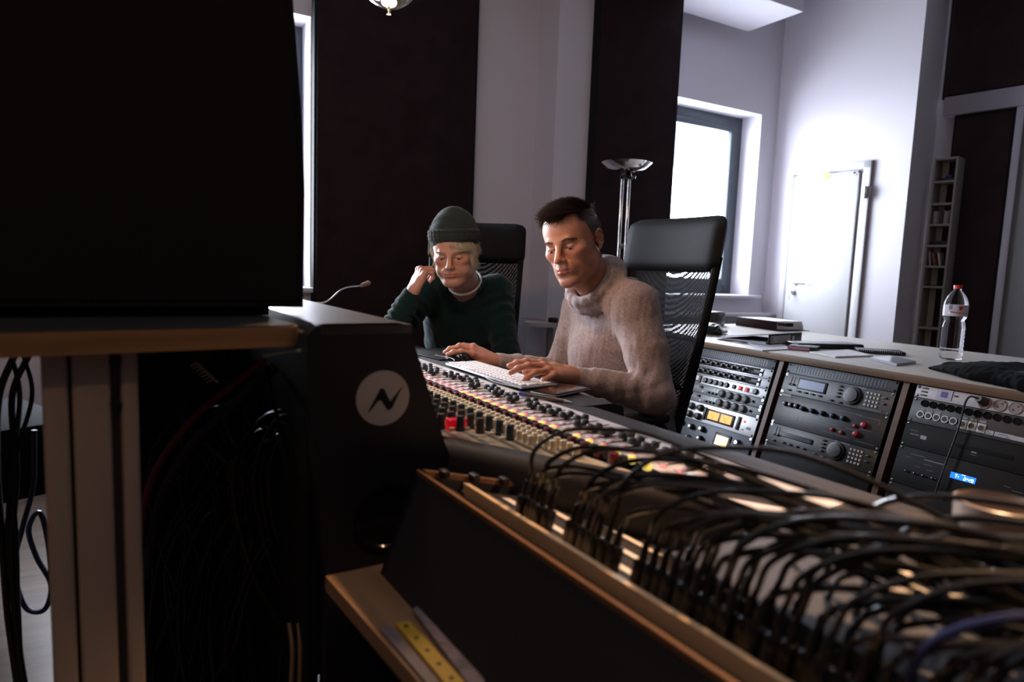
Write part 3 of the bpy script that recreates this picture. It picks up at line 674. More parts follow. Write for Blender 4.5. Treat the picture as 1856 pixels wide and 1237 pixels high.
# left rack
for j in (0, 1):
    t, hh = unit(0, 1+j, 1, 'preamp', ('upper' if j == 0 else 'lower')+' of two silver rack units with black window and small black knobs', 'rack unit', silv)
    MB().box((.235, -hh/2, .0012), (.40, hh*.72, .0024), bev=.0008).build('black_window', blkf, t)
    k_ = knob(.0075, .016).build('knob', blk, t); pc(k_, [(.065+.0335*i, -hh*.48-(.0 if i % 2 else .003), .002) for i in range(9)])
    m_ = MB().cyl((0, 0, 0), (0, 0, .001), .011, n=18).build('knob_scale', ins, t); pc(m_, [(.065+.0335*i, -hh*.48, .0021) for i in range(9)])
    mk = MB()
    for i in range(6): mk.box((.385+.006*i-(.0), -hh*.42, .0028), (.004, .008, .0006))
    mk.box((.395, -hh*.6, .0028), (.05, .0016, .0006)); mk.build('lettering_marks', ins, t)
    screws(t, hh, blk); s0 = scr.build('screw', chrome, t); pc(s0, [(.425, -.012, .003), (.425, -hh+.012, .003)])
t, hh = unit(0, 3, 1, 'compressor', 'silver rack unit with white square meter and two red push buttons', 'rack unit', silw)
MB().box((.065, -hh/2, .003), (.046, hh*.84, .006), bev=.001).build('meter_housing', blk, t); MB().box((.060, -hh*.42, .0065), (.028, hh*.5, .001)).build('meter_face', mat('meter white', (.75, .75, .75), .5), t)
MB().box((.265, -hh/2, .0005), (.34, hh*.62, .001), bev=.0004).build('inner_plate', silv, t)
ov = MB().prof((0, 0, 0), Z, [(.0125, 0), (.0125, .006), (.010, .010)], 20)
for v in ov.v: v.x *= 1.15
o_ = ov.build('knob', blk, t); pc(o_, [(.118+.034*i, -hh*.5, .001) for i in range(5)]+[(.425, -hh*.5, .001)])
bt_ = MB().box((0, 0, .004), (.017, .019, .008), bev=.0015); b0 = bt_.build('square_button', anthr, t); pc(b0, [(.300, -hh*.5, .001)])
b1 = bt_.build('red_button', mat('red push button', (.55, .06, .05), .4, emit=(1, .1, .05), es=.12), t); pc(b1, [(.338, -hh*.5, .001), (.376, -hh*.5, .001)])
screws(t, hh, blk)
for j in (0, 1):
    t, hh = unit(0, 4+j, 1, 'equalizer', ('upper' if j == 0 else 'lower')+' of two grey rack units with four big round knobs', 'rack unit', greyf)
    b_ = MB().prof((0, 0, 0), Z, [(.018, 0), (.0175, .008), (.015, .014), (.013, .015)], 24).build('large_knob', mat('olive grey knob', (.10, .10, .095), .45), t); pc(b_, [(.245+.047*i, -hh*.5, .001) for i in range(4)])
    MB().box((.07, -hh*.42, .0008), (.075, hh*.34, .0016)).build('name_plate', ins, t)
    c_ = MB().box((0, 0, .004), (.013, .011, .008), bev=.001).build('push_button', blk, t); pc(c_, [(.105, -hh*.3, .001), (.160, -hh*.7, .001), (.182, -hh*.7, .001), (.205, -hh*.7, .001), (.425, -hh*.5, .001)])
    d_ = MB().ball((0, 0, 0), .0026, 8, 6).build('indicator', mat('pale led', (.8, .75, .6), .4, emit=(1, .8, .5), es=.6), t); pc(d_, [(.12+.0, -hh*.75, .001), (.19, -hh*.25, .001), (.212, -hh*.25, .001)])
    screws(t, hh, chrome, xs=(RW-.009,))
t, hh = unit(0, 6, 2, 'level_amplifier', 'pale silver rack unit with two amber lit needle meters', 'rack unit', silw)
MB().box((.275, -hh*.5, .003), (.165, hh*.62, .006), bev=.002).build('meter_frame', blk, t)
am = mat('amber meter glow', (.9, .35, .08), .5, emit=(1, .33, .05), es=.75)
mt_ = MB().box((0, 0, .0065), (.066, hh*.42, .001)).build('meter_face', am, t); pc(mt_, [(.236, -hh*.5, 0), (.314, -hh*.5, 0)])
nd = MB().box((0, 0, 0), (.001, hh*.34, .0006), Matrix.Rotation(.7, 4, 'Z')).build('meter_needle', blk, t); pc(nd, [(.232, -hh*.54, .0078), (.310, -hh*.54, .0078)])
b_ = knob(.0155, .02).build('knob', blk, t); pc(b_, [(.035, -hh*.28, .001), (.085, -hh*.30, .001), (.145, -hh*.28, .001), (.040, -hh*.75, .001), (.085, -hh*.75, .001), (.145, -hh*.75, .001)])
MB().box((.177, -hh*.5, .004), (.014, hh*.68, .008), bev=.002).build('switch_column', blk, t); MB().box((.385, -hh*.5, .004), (.014, hh*.68, .008), bev=.002).build('switch_column', blk, t)
MB().ball((.415, -hh*.33, .002), .005, 10, 8).build('red_lamp', mat('small red lamp', (.8, .1, .1), .3, emit=(1, .1, .1), es=.8), t)
MB().box((.445, -hh*.62, .001), (.022, .012, .002)).box((.415, -hh*.75, .001), (.012, .004, .002)).build('badge_marks', blk, t)
screws(t, hh, blk)
t, hh = unit(0, 8, 3, 'tube_compressor', 'dark slate rack unit with chrome tipped knobs and glowing meter, lowest in the left rack', 'rack unit', g_vent)
b_ = knob(.013, .022).build('knob', blk, t); lo = [(.05, -.028, .001), (.125, -.034, .001), (.195, -.030, .001), (.20, -.075, .001), (.05, -.09, .001), (.125, -.09, .001), (.42, -.04, .001)]; pc(b_, lo)
cpk = MB().cyl((0, 0, 0), (0, 0, .003), .007, n=14).build('knob_cap', chrome, t); pc(cpk, [(a, b, .0225) for a, b, c in lo])
MB().box((.325, -hh*.42, .003), (.095, hh*.52, .006), bev=.002).build('meter_frame', blk, t); MB().box((.325, -hh*.42, .0065), (.072, hh*.34, .001)).build('meter_face', mat('warm meter glow', (1, .7, .4), .5, emit=(1, .62, .25), es=1.4), t)
screws(t, hh, chrome)
# middle rack
def processor(u, lbl, face, lcd, lit):
    t, hh = unit(1, u, 2, 'effects_processor', lbl, 'rack unit', face)
    MB().box((.140, -hh*.40, .002), (.135 if lit else .155, hh*.52 if lit else hh*.24, .004), bev=.001).build('display_bezel', blk, t)
    MB().box((.140, -hh*.40, .0044), (.118 if lit else .14, hh*.40 if lit else hh*.16, .0006)).build('display', lcd, t)
    MB().prof((.325, -hh*.47, 0), Z, [(.036, 0), (.036, .006), (.034, .010), (.027, .011), (.026, .017), (.012, .018)], 32).build('jog_wheel', mat('jog black', (.02, .02, .02), .35), t)
    kk = MB().box((0, 0, .002), (.0085, .0085, .004), bev=.0008).build('keypad_key', mat('pale key', (.5, .47, .44), .5), t); pc(kk, [(.382+.0145*a, -hh*.22-.0155*b, .001) for a in range(4) for b in range(4)])
    bb_ = MB().box((0, 0, .003), (.016, .007, .006), bev=.001).build('push_button', blk, t); pc(bb_, [(.088+.033*i, -hh*.78, .001) for i in range(4)]+[(.265, -hh*(.16+.16*i), .001) for i in range(4)]+[(.242, -hh*.86, .001), (.28, -hh*.88, .001), (.452, -hh*.3, .001), (.452, -hh*.55, .001), (.04, -hh*.80, .001)])
    sl_ = MB().box((0, 0, .0005), (.003, hh*.36, .001)).build('fader_slot', blk, t); pc(sl_, [(.038, -hh*.33, .001), (.053, -hh*.33, .001)])
    fc = MB().box((0, 0, .004), (.012, .008, .008), bev=.001).build('fader_cap', blk, t); pc(fc, [(.038, -hh*.52, .001), (.053, -hh*.52, .001)])
    if lit: MB().box((.405, -hh*.90, .001), (.09, .007, .002)).build('disk_slot', blk, t)
    mk = MB()
    for i in range(8): mk.box((.33+.008*i-.02, -hh*.055, .0006), (.005, .005, .0006))
    mk.build('lettering_marks', ins, t); screws(t, hh, chrome); return t
processor(1, 'grey effects processor with large blue-grey screen, upper middle rack', fxg, mat('lcd blue grey', (.10, .13, .22), .3, emit=(.25, .35, .7), es=.07), True)
t, hh = unit(1, 3, 3, 'channel_equalizer', 'black rack unit with a row of blue capped knobs and red knobs', 'rack unit', mat('black blue face', (.018, .020, .024), .4))
MB().box((.03, -.006, .001), (.06, .009, .002)).build('paper_strip', mat('label strip', (.35, .32, .28), .6), t)
kb1 = knob(.0095, .018).build('knob', blk, t); kl_ = [(.048+.028*i, -hh*.32, .001) for i in range(3)]+[(.135+.046*i, -hh*.35, .001) for i in range(5)]; pc(kb1, kl_)
bc_ = MB().ball((0, 0, 0), .0085, 12, 8, (1, 1, .5)).build('blue_cap', mat('blue cap', (.10, .16, .26), .3), t); pc(bc_, [(a, b, .019) for a, b, c in kl_[3:]])
gc_ = MB().ball((0, 0, 0), .0055, 10, 8, (1, 1, .5)).build('grey_cap', steel, t); pc(gc_, [(a, b, .019) for a, b, c in kl_[:3]])
rk = knob(.0115, .016).build('red_knob', mat('red knob', (.38, .02, .02), .3), t); pc(rk, [(.405, -hh*.40, .001), (.385, -hh*.70, .001)])
rs_ = knob(.007, .010).build('small_red_knob', mat('red knob', (.38, .02, .02), .3), t); pc(rs_, [(.370, -hh*.48, .001), (.325, -hh*.76, .001), (.285, -hh*.74, .001)])
mk = MB()
for (a, b, w_, h_) in [(.075, .12, .09, .001), (.26, .14, .25, .001), (.41, .17, .10, .001), (.455, .24, .001, .02), (.09, .55, .07, .001), (.22, .60, .16, .001), (.24, .67, .17, .001), (.36, .60, .05, .001), (.41, .53, .05, .001), (.12, .72, .001, .02), (.3, .86, .12, .001), (.42, .88, .08, .001)]: mk.box((a, -hh*b, .0005), (w_, h_, .0006))
mk.build('lettering_marks', ins, t); screws(t, hh, chrome)
processor(6, 'black effects processor with thin dark screen, lower middle rack', mat('black processor face', (.025, .026, .028), .4), mat('dark lcd', (.01, .012, .03), .2), False)
t, hh = unit(1, 8, 3, 'blank_panel', 'plain black panel at the bottom of the middle rack', 'rack panel', blkf); screws(t, hh)
# right rack
t, hh = unit(2, 0, 1, 'power_strip', 'pale rack power strip with a row of round sockets', 'power strip', mat('beige strip', (.42, .39, .40), .45))
MB().box((.098, -hh*.45, .0012), (.05, hh*.78, .0024)).build('small_display', mat('lilac display', (.42, .40, .55), .35), t)
MB().box((.098, -hh*.45, .0028), (.022, hh*.45, .0006)).build('display_text', mat('text violet', (.08, .07, .2), .5), t)
hb = MB().box((0, 0, .0006), (.022, .005, .0012), bev=.0005).build('handle_slot', blk, t); pc(hb, [(.030, -hh*(.2+.28*i), .001) for i in range(3)])
MB().box((.135, -hh*.4, .001), (.012, .006, .002)).build('switch', blk, t)
sk = MB().prof((0, 0, 0), Z, [(.0195, 0), (.0195, .003), (.018, .003), (.0172, .0015), (.0005, .0012)], 28).build('socket', mat('socket taupe', (.22, .17, .16), .5), t)
sx_ = [(.225+.0445*i, -hh*.5, .0005) for i in range(6)]; pc(sk, sx_)
ph_ = MB().cyl((0, 0, 0), (0, 0, .001), .0028, n=10).build('socket_pin_hole', blk, t); pc(ph_, [(a+d_*.0085*.7, b+d_*.0085*.7-0, .0022) for a, b, c in sx_ for d_ in (-1, 1)])
spk = MB().ball((0, 0, 0), .003, 8, 6).build('earth_clip', chrome, t); pc(spk, [(a+.011, b+.013, .003) for a, b, c in sx_])
screws(t, hh, xs=(.009,))
plug = thing('power_plug', 'black plug and cord hanging from the first socket of the power strip', 'plug', rackM(2, 0) @ Matrix.Translation((.225, -hh*.5, 0)))
MB().cyl((-.002, .002, .002), (-.008, .006, .03), .015, .011, 18).build('plug_body', mat('grey plug', (.09, .07, .07), .5), plug)
MB().tube(spline([(-.008, .006, .03), (-.03, .006, .036), (-.042, -.02, .03), (-.044, -.10, .022), (-.052, -.22, .02), (-.058, -.34, .02)], 8), .0032, 10).build('cord', blk, plug)
t, hh = unit(2, 1, 2, 'connector_panel', 'black rack panel with two rows of round microphone sockets and labels', 'rack panel', mat('charcoal face', (.022, .022, .024), .45))
x1_ = MB().prof((0, 0, 0), Z, [(.012, 0), (.012, .003), (.0098, .003), (.0095, .0008), (.001, .0008)], 22)
xa = x1_.build('black_socket', blkg, t); pc(xa, [(.043+.0285*i, -.0175, .001) for i in range(14)])
lt = MB().box((0, 0, 0), (.004, .002, .001)).build('socket_latch', steel, t); pc(lt, [(.043+.0285*i, -.0065, .003) for i in range(14)])
xb = x1_.build('steel_ringed_socket', steel, t); pc(xb, [(.040+.0272*i, -.058, .001) for i in range(5)])
xi = MB().cyl((0, 0, 0), (0, 0, .001), .0092, n=18).build('socket_core', blk, t); pc(xi, [(.040+.0272*i, -.058, .0024) for i in range(5)]+[(.1795+.0285*i, -.062, .0045) for i in range(3)])
xw = MB().box((0, 0, .001), (.026, .030, .002), bev=.001).prof((0, 0, .002), Z, [(.0115, 0), (.0115, .002), (.0095, .002), (.0094, 0)], 22, False, False).build('white_socket_plate', mat('ivory plate', (.55, .53, .48), .45), t); pc(xw, [(.1795+.0285*i, -.062, .001) for i in range(3)])
wl_ = MB().box((0, 0, 0), (.020, .008, .001)).build('label_strip', mat('grey label', (.25, .24, .27), .6), t); pc(wl_, [(.040+.0272*i, -.0405, .001) for i in range(3)]+[(.1795+.0285*i, -.040, .001) for i in range(3)])
wl2 = MB().box((0, 0, 0), (.052, .014, .001)).build('label_strip', mat('white label', (.42, .42, .48), .6), t); pc(wl2, [(.248, -.070, .001), (.303, -.070, .001), (.352, -.071, .0012)])
wm = MB()
for (a, b, w_) in [(.255, -.067, .012), (.257, -.073, .018), (.30, -.069, .03), (.315, -.074, .012)]: wm.box((a, b, .0018), (w_, .0016, .0006))
wm.build('label_writing', mat('ink', (.02, .02, .05), .6), t); screws(t, hh)
t, hh = unit(2, 3, 2, 'media_player', 'black disc player with small white sticker under the sockets', 'rack unit', blkf)
MB().box((.071, -hh*.52, .0006), (.020, .013, .001)).build('sticker', mat('sticker grey', (.40, .40, .42), .6), t)
mk = MB().box((.04, -hh*.48, .0005), (.03, .003, .0006)).box((.035, -hh*.33, .0005), (.028, .0012, .0006)).box((.235, -hh*.62, .0005), (.016, .005, .0006)).box((.235, -hh*.72, .0005), (.02, .001, .0006)); mk.build('lettering_marks', ins, t)
MB().box((.26, -hh*.5, .0006), (.17, .014, .0012), bev=.0005).build('disc_tray', blkm, t); screws(t, hh)
t, hh = unit(2, 5, 3, 'disc_recorder', 'black disc recorder with small bright blue display', 'rack unit', mat('recorder black', (.007, .007, .009), .55, spec=.25))
dsp = MB().box((.225, -.055, .001), (.076, .020, .002)).build('blue_display', mat('blue display', (.02, .12, .6), .3, emit=(.01, .16, .9), es=1.1), t)
SEG = {'T': 'ah', '1': 'bc', '2': 'abged', '4': 'fgbc', '9': 'abcdfg'}
def digit(mb_, ch, x, y, w_, h_):
    q_ = .0016
    S_ = {'a': (0, h_/2, w_, q_), 'd': (0, -h_/2, w_, q_), 'g': (0, 0, w_, q_), 'b': (w_/2, h_/4, q_, h_/2), 'c': (w_/2, -h_/4, q_, h_/2), 'f': (-w_/2, h_/4, q_, h_/2), 'e': (-w_/2, -h_/4, q_, h_/2), 'h': (0, 0, q_, h_)}
    for s_ in SEG[ch]: a, b, c, d = S_[s_]; mb_.box((x+a, y+b, .0023), (c, d, .0006))
dg = MB(); digit(dg, 'T', .205, -.055, .007, .010); digit(dg, '1', .211, -.056, .002, .006)
for i, c_ in enumerate('249'): digit(dg, c_, .232+.0105*i+(0 if i == 0 else .001), -.0575, .0062, .0095)
dg.box((.2365, -.0555, .0023), (.0014, .0014, .0006)).box((.2365, -.0595, .0023), (.0014, .0014, .0006)).box((.226, -.0465, .0023), (.012, .0015, .0006))
dg.build('display_digits', mat('display white', (.8, .9, 1), .3, emit=(.7, .85, 1), es=1.6), t)
mk = MB()
for (a, b, w_) in [(.07, .022, .05), (.04, .035, .02), (.11, .045, .03), (.08, .060, .015), (.12, .062, .02), (.16, .085, .012), (.35, .045, .02), (.38, .052, .03), (.41, .060, .02), (.36, .085, .03), (.40, .095, .03), (.34, .10, .02), (.44, .08, .02)]: mk.box((a, -b, .0005), (w_, .0012, .0006))
mk.box((.13, -.03, .0005), (.07, .0035, .0006)).build('lettering_marks', ins, t)
bb_ = MB().box((0, 0, .001), (.018, .007, .002), bev=.001).build('push_button', blkg, t); pc(bb_, [(.05+.03*i, -.085, .001) for i in range(4)]+[(.33+.03*i, -.075, .001) for i in range(4)]+[(.33+.03*i, -.095, .001) for i in range(4)])
screws(t, hh)
t, hh = unit(2, 8, 3, 'blank_panel', 'plain black panel at the bottom of the right rack', 'rack panel', blkf); screws(t, hh)
# ---------------------------------------------------------------- things lying on the rack desk
ZT = ZD-.001
def place(p0, p1, z=0.0, dz=0):      # frame with origin at pixel p0 on the desk, x towards pixel p1
    a = atz(p0[0], p0[1], ZT+.0008); b = atz(p1[0], p1[1], ZT+.0008); return frame(a+Vector((0, 0, dz)), (b-a)), (b-a).length
M, ln = place((1393, 627), (1472, 620))
bd_ = thing('ring_binder', 'black ring binder with a white spine label and thumb hole, nearest on the desk', 'binder', M)
BL = .32
MB().box((BL/2, .003, .027), (BL, .006, .054), bev=.002).build('spine', blk, bd_)
MB().prism([(0, .004, .054), (0, .285, .016), (0, .285, .013), (0, .004, .051)], (BL, 0, 0)).prism([(0, .004, 0), (0, .285, 0), (0, .285, .003), (0, .004, .003)], (BL, 0, 0)).build('cover', blk, bd_)
MB().prism([(.01, .02, .004), (.01, .26, .004), (.01, .26, .010), (.01, .02, .014)], (BL-.02, 0, 0)).build('papers', mat('grey papers', (.35, .35, .42), .7), bd_)
MB().box((.11, -.0006, .027), (.19, .0012, .036)).build('spine_label', mat('label beige', (.62, .59, .58), .6), bd_)
cm = MB(); pts = [(.035+.009*math.cos(a), -.0014, .027+.011*math.sin(a)) for a in [1.2+.32*i for i in range(13)]]; cm.tube(pts, .0022, 6).build('label_mark', blk, bd_)
MB().prof((.232, -.0008, .027), (0, -1, 0), [(.013, 0), (.013, .0006), (.010, .0008)], 20).build('thumb_hole', mat('white hole', (.7, .7, .72), .5), bd_)
M, ln = place((1333, 590), (1424, 603))
b2 = thing('file_folder', 'dark red-brown lever file filled with white papers behind the labelled binder', 'binder', M)
brn = mat('oxblood card', (.022, .008, .009), .7, spec=.2)
MB().box((.19, .002, .030), (.38, .005, .056), bev=.002).box((.19, .13, .0015), (.38, .26, .003)).box((.42, .03, .045), (.08, .05, .022), bev=.002).build('cover', brn, b2)
pg = MB()
for i in range(5): pg.box((.18-.004*i, .13, .010+.0105*i), (.34, .22, .0095), Matrix.Rotation(.02*(i % 3-1), 4, 'Z'))
pg.build('paper_stack', paper, b2)
M, ln = place((1297, 592), (1334, 588))
tag(MB().box((.07, .05, .045), (.16, .10, .09), bev=.004).cyl((.02, -.001, .07), (.02, -.003, .07), .008).cyl((.12, -.001, .07), (.12, -.003, .07), .008).build('storage_box', mat('dark brown box', (.02, .013, .013), .4), M=M), 'dark upright box with two round rivets at the far left of the desk', 'box')
M, ln = place((1293, 608), (1350, 600))
s = SDF((-.1, -.08, -.005), (.25, .14, .09), .006)
s.ell((.05, .02, .02), (.07, .05, .028)).ell((.10, .05, .03), (.07, .04, .03)).ell((.0, .03, .03), (.05, .05, .026)).cone((.02, -.03, .012), (.18, .0, .012), .01).cone((.0, -.02, .05), (.15, .03, .04), .008).half((0, 0, 0), (0, 0, -1))
v, f = s.mesh(); n = vnormals(v, f); v = v+n*(.003*wob(v, 90, 3))[:, None]; v[:, 2] = np.maximum(v[:, 2], 0)
tag(npmesh('shoulder_bag', v, f, mat('glossy black leather', (.008, .008, .009), .25, bump=.4, bscale=80), M=M), 'crumpled glossy black leather bag beside the upright dark box', 'bag')
def sheet(name, label, cat, px, th, m, z=0, grp=None):
    ps = [atz(a, b, ZT+.001+z) for a, b in px]; o = ps[0]; mb_ = MB().prism([p-o for p in ps], (0, 0, th))
    return tag(mb_.build(name, m, M=Matrix.Translation(o)), label, cat, grp)
sheet('magazine', 'flat magazine with white cover half under the labelled binder', 'magazine', [(1345, 616), (1381, 637), (1433, 634), (1400, 614)], .004, mat('magazine white', (.62, .62, .66), .4))
sheet('loose_sheet', 'thin white sheet lying left of the labelled binder', 'paper', [(1300, 612), (1340, 622), (1372, 617), (1330, 606)], .0008, paper)
M, ln = place((1427, 634), (1470, 638)); bk_ = thing('pocket_book', 'small thick book with pink spine lying near the desk edge', 'book', M)
MB().box((.06, .06, .010), (.12, .12, .018), bev=.001).build('book_block', blk, bk_); MB().box((.047, -.0006, .010), (.094, .001, .013)).build('pink_spine', mat('pink spine', (.35, .15, .19), .5), bk_)
M, ln = place((1447, 632), (1548, 634))
pb = MB().box((.17, .06, .013), (.34, .13, .024), bev=.011, seg=4)
tag(pb.build('leather_pouch', mat('soft black vinyl', (.012, .013, .018), .3), M=M), 'long flat soft black pouch between the pink-spined book and the spiral notebook', 'pouch')
M, ln = place((1556, 640), (1630, 645)); sn = thing('spiral_notebook', 'small black spiral notebook with wire coil at the back right of the white pad', 'notebook', M)
MB().box((.095, .06, .008), (.19, .12, .014), bev=.002).build('cover', blk, sn)
cw = MB().tube([(0, .0055*math.cos(a), .0055*math.sin(a)) for a in [i*.5 for i in range(13)]], .0009, 5).build('wire_ring', steel, sn); pc(cw, [(.01+.0085*i, .0, .0125) for i in range(20)])
sheet('writing_pad', 'blank white pad lying alone in the middle of the desk edge', 'pad', [(1467, 640), (1514, 649), (1583, 646.5), (1538, 636)], .006, mat('pad paper', (.66, .66, .66), .7))
jc = sheet('disc_jewel_case', 'clear jewel case with white inlay lying right of the white pad', 'disc case', [(1576, 652), (1625, 664), (1660, 659), (1613, 649)], .010, mat('jewel case plastic', (.40, .40, .46), .12))
# bottle
bp_ = atz(1722, 652, ZT+.001); bo = thing('water_bottle', 'clear plastic water bottle with red cap and red-white label', 'bottle', tuple(bp_))
gl = bpy.data.materials.new('bottle plastic'); gl.use_nodes = True; b = gl.node_tree.nodes['Principled BSDF']; b.inputs['Transmission Weight'].default_value = 1; b.inputs['IOR'].default_value = 1.12; b.inputs['Roughness'].default_value = .03; b.inputs['Base Color'].default_value = (.96, .96, 1, 1)
r_ = .045; pr_ = [(.02, .0), (.040, .004), (.0425, .012)]
for i in range(7): z_ = .018+.0185*i; pr_ += [(.0425, z_), (.0445, z_+.007), (.0425, z_+.014)]
pr_ += [(.040, .160), (.036, .168), (.040, .178), (r_, .185), (r_, .190), (r_, .243), (r_*.97, .252), (.036, .272), (.022, .292), (.0145, .300), (.0135, .312)]
MB().prof((0, 0, 0), Z, pr_, 40).build('bottle_body', gl, bo)
MB().prof((0, 0, .306), Z, [(.0160, 0), (.0162, .014), (.015, .016)], 24).build('cap', mat('red cap', (.55, .03, .02), .4), bo)
MB().prof((0, 0, .190), Z, [(.0458, 0), (.0458, .048)], 40, False, False).build('label', mat('label film', (.50, .48, .52), .45), bo)
ad = math.atan2(-bp_.y, -bp_.x)
def wrap(name, m, poly, r=.0463):
    mb_ = MB(); vs = [(r*math.cos(ad+a/r), r*math.sin(ad+a/r), z) for a, z in poly]; vs2 = [((r+.0004)*math.cos(ad+a/r), (r+.0004)*math.sin(ad+a/r), z) for a, z in poly]
    n_ = len(poly); mb_.raw(vs+vs2, [tuple(range(n_, 2*n_))]+[(i, (i+1) % n_, n_+(i+1) % n_, n_+i) for i in range(n_)]); mb_.build(name, m, bo)
rd_ = mat('label red', (.55, .03, .03), .4)
wrap('label_emblem', rd_, [(.012, .232), (.030, .232), (.026, .224), (.018, .214), (.012, .222)])
for i in range(6): a = -.02+.0125*i; wrap('label_stripe', rd_, [(a, .2115-.002*i if i < 4 else .2035), (a+.0125, .2095-.002*i if i < 4 else .2035), (a+.0125, .2045-.001*i), (a, .2055-.001*i)])
for a, z_, wv, hv in [(-.025, .218, .013, .018)]: wrap('label_print', mat('grey print', (.15, .16, .22), .5), [(a, z_), (a+wv, z_), (a+wv, z_+hv), (a, z_+hv)])
wrap('label_seal', mat('seal white', (.75, .75, .75), .5), [(-.023+.006*math.cos(t_), .2035+.006*math.sin(t_)) for t_ in [i*.628 for i in range(10)]], .0465)
# jacket
M, ln = place((1676, 668), (1856, 712))
s = SDF((-.05, -.12, -.01), (.75, .45, .12), .008)
for c_, r_ in [((.05, .04, .0), (.06, .05, .018)), ((.16, .09, .01), (.13, .10, .035)), ((.30, .13, .015), (.16, .13, .050)), ((.46, .12, .015), (.15, .13, .046)), ((.60, .16, .01), (.12, .14, .040)), ((.25, .03, .01), (.15, .05, .025)), ((.62, .30, .02), (.12, .1, .05))]: s.ell(c_, r_, .03)
s.cone((.08, .03, .02), (.36, .16, .055), .014, .014, .015).cone((.30, .02, .025), (.50, .06, .04), .016, .012, .015).cone((.38, .22, .05), (.62, .14, .05), .014, .014, .015).half((0, 0, 0), (0, 0, -1))
v, f = s.mesh(); n = vnormals(v, f); v = v+n*(.008*wob(v, 38, 5)+.003*wob(v, 110, 6))[:, None]; v[:, 2] = np.maximum(v[:, 2], 0)
tag(npmesh('folded_jacket', v, f, mat('black cloth', (.0035, .0035, .004), .95, spec=.08), M=M), 'crumpled black jacket lying on the right end of the desk', 'jacket')
M, ln = place((1832, 705), (1870, 711))
tag(MB().box((.08, .05, .028), (.16, .10, .055), bev=.005).build('black_case', blkm, M=M), 'small black case at the desk edge in front of the jacket', 'case')
# ---------------------------------------------------------------- equipment table and black cabinet at left
TZ = .983
tA = atz(550, 590, TZ); tB = atz(0, 602, TZ); TM = frame(Vector((tA.x, tA.y, 0)), tA-tB)
tbl = thing('equipment_table', 'studio table with rounded wood edge on a grooved metal column at left', 'table', TM)
wood_e = mat('warm wood edge', (.34, .18, .075), .5, var=.3, vscale=3, kind='wood')
def rrect(x0, x1, y0, y1, r, n=6):
    out = []
    for cx_, cy_, a0 in ((x1-r, y0+r, -90), (x1-r, y1-r, 0), (x0+r, y1-r, 90), (x0+r, y0+r, 180)):
        for i in range(n+1): a = R(a0+90*i/n); out.append((cx_+r*math.cos(a), cy_+r*math.sin(a)))
    return out
ol = rrect(-1.5, 0, 0, .62, .03)
MB().prism([(a, b, TZ-.031) for a, b in ol], (0, 0, .029)).build('edge_band', wood_e, tbl)
MB().prism([(a, b, TZ-.002) for a, b in rrect(-1.497, -.003, .003, .617, .03)], (0, 0, .002)).build('table_top', mat('dark table laminate', (.030, .032, .034), .5), tbl)
cx0 = (TM.inverted() @ at(75, 700, .80)).x; cx1 = (TM.inverted() @ at(256, 700, .93)).x
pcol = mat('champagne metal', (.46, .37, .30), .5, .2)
def colx(px):
    w_ = ray(px, 660); n_ = TM.to_3x3() @ Vector((0, 1, 0)); p = TM @ Vector((0, .04, 0)); t = (p-CAM).dot(n_)/w_.dot(n_); return (TM.inverted() @ (CAM+w_*t)).x
xa, xb, xc, xd, xe, xf = [colx(p) for p in (74, 122, 129, 200, 219, 251)]
zc_ = (TZ-.031)/2+.01; zh = TZ-.031-.02
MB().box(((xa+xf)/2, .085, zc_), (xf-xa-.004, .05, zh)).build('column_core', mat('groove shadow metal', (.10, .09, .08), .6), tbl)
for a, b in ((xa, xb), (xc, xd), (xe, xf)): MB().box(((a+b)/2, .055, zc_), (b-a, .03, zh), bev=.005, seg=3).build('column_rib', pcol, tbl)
MB().box(((xa+xf)/2, .20, .012), (.14, .62, .024), bev=.004).build('foot', pcol, tbl)
for py in (665, 741):
    w_ = at(208, py, .9); zz = H-(py-461)/1200*.86
    MB().cyl((colx(209), .062, zz), (colx(209), .038, zz), .0055, n=14).build('bolt', blk, tbl)
w_ = ray(95, 800); n_ = TM.to_3x3() @ Vector((0, 1, 0)); p = TM @ Vector((0, .60, 0)); xl = (TM.inverted() @ (CAM+w_*((p-CAM).dot(n_)/w_.dot(n_)))).x
MB().box(((xl+.35)/2, .60, .48), (.35-xl, .02, .93)).build('added_backing', blkm, tbl)  # black sheet added under the table to hide the lit floor beyond
cA = at(549, 557, 1.15); cBp = at(0, 563, .925); CM = frame(Vector((cA.x, cA.y, TZ)), (Vector((cA.x, cA.y, 0))-Vector((cBp.x, cBp.y, 0))))
cab = thing('monitor_cabinet', 'huge black upright speaker cabinet filling the upper left, on the studio table', 'speaker', CM)
cz = cA.z-TZ
pl = [(-.80, cz), (0, cz), (.002, cz+.20), (-.004, cz+.34), (-.022, cz+.56), (-.06, cz+.9), (-.80, cz+.9)]
bm_ = MB().prism([(a, 0, b) for a, b in pl], (0, .40, 0)); bm_.build('cabinet_body', mat('cabinet black', (.010, .010, .009), .6, spec=.2), cab)
MB().box((-.4, .20, cz/2), (.70, .34, cz)).build('plinth', blkm, cab)
MB().prism([(a*.96-.012, -.004, cz+.012+(b-cz)*.97) for a, b in pl], (0, .004, 0)).build('grille', mat('cabinet cloth', (.018, .016, .016), .9, spec=.1), cab)
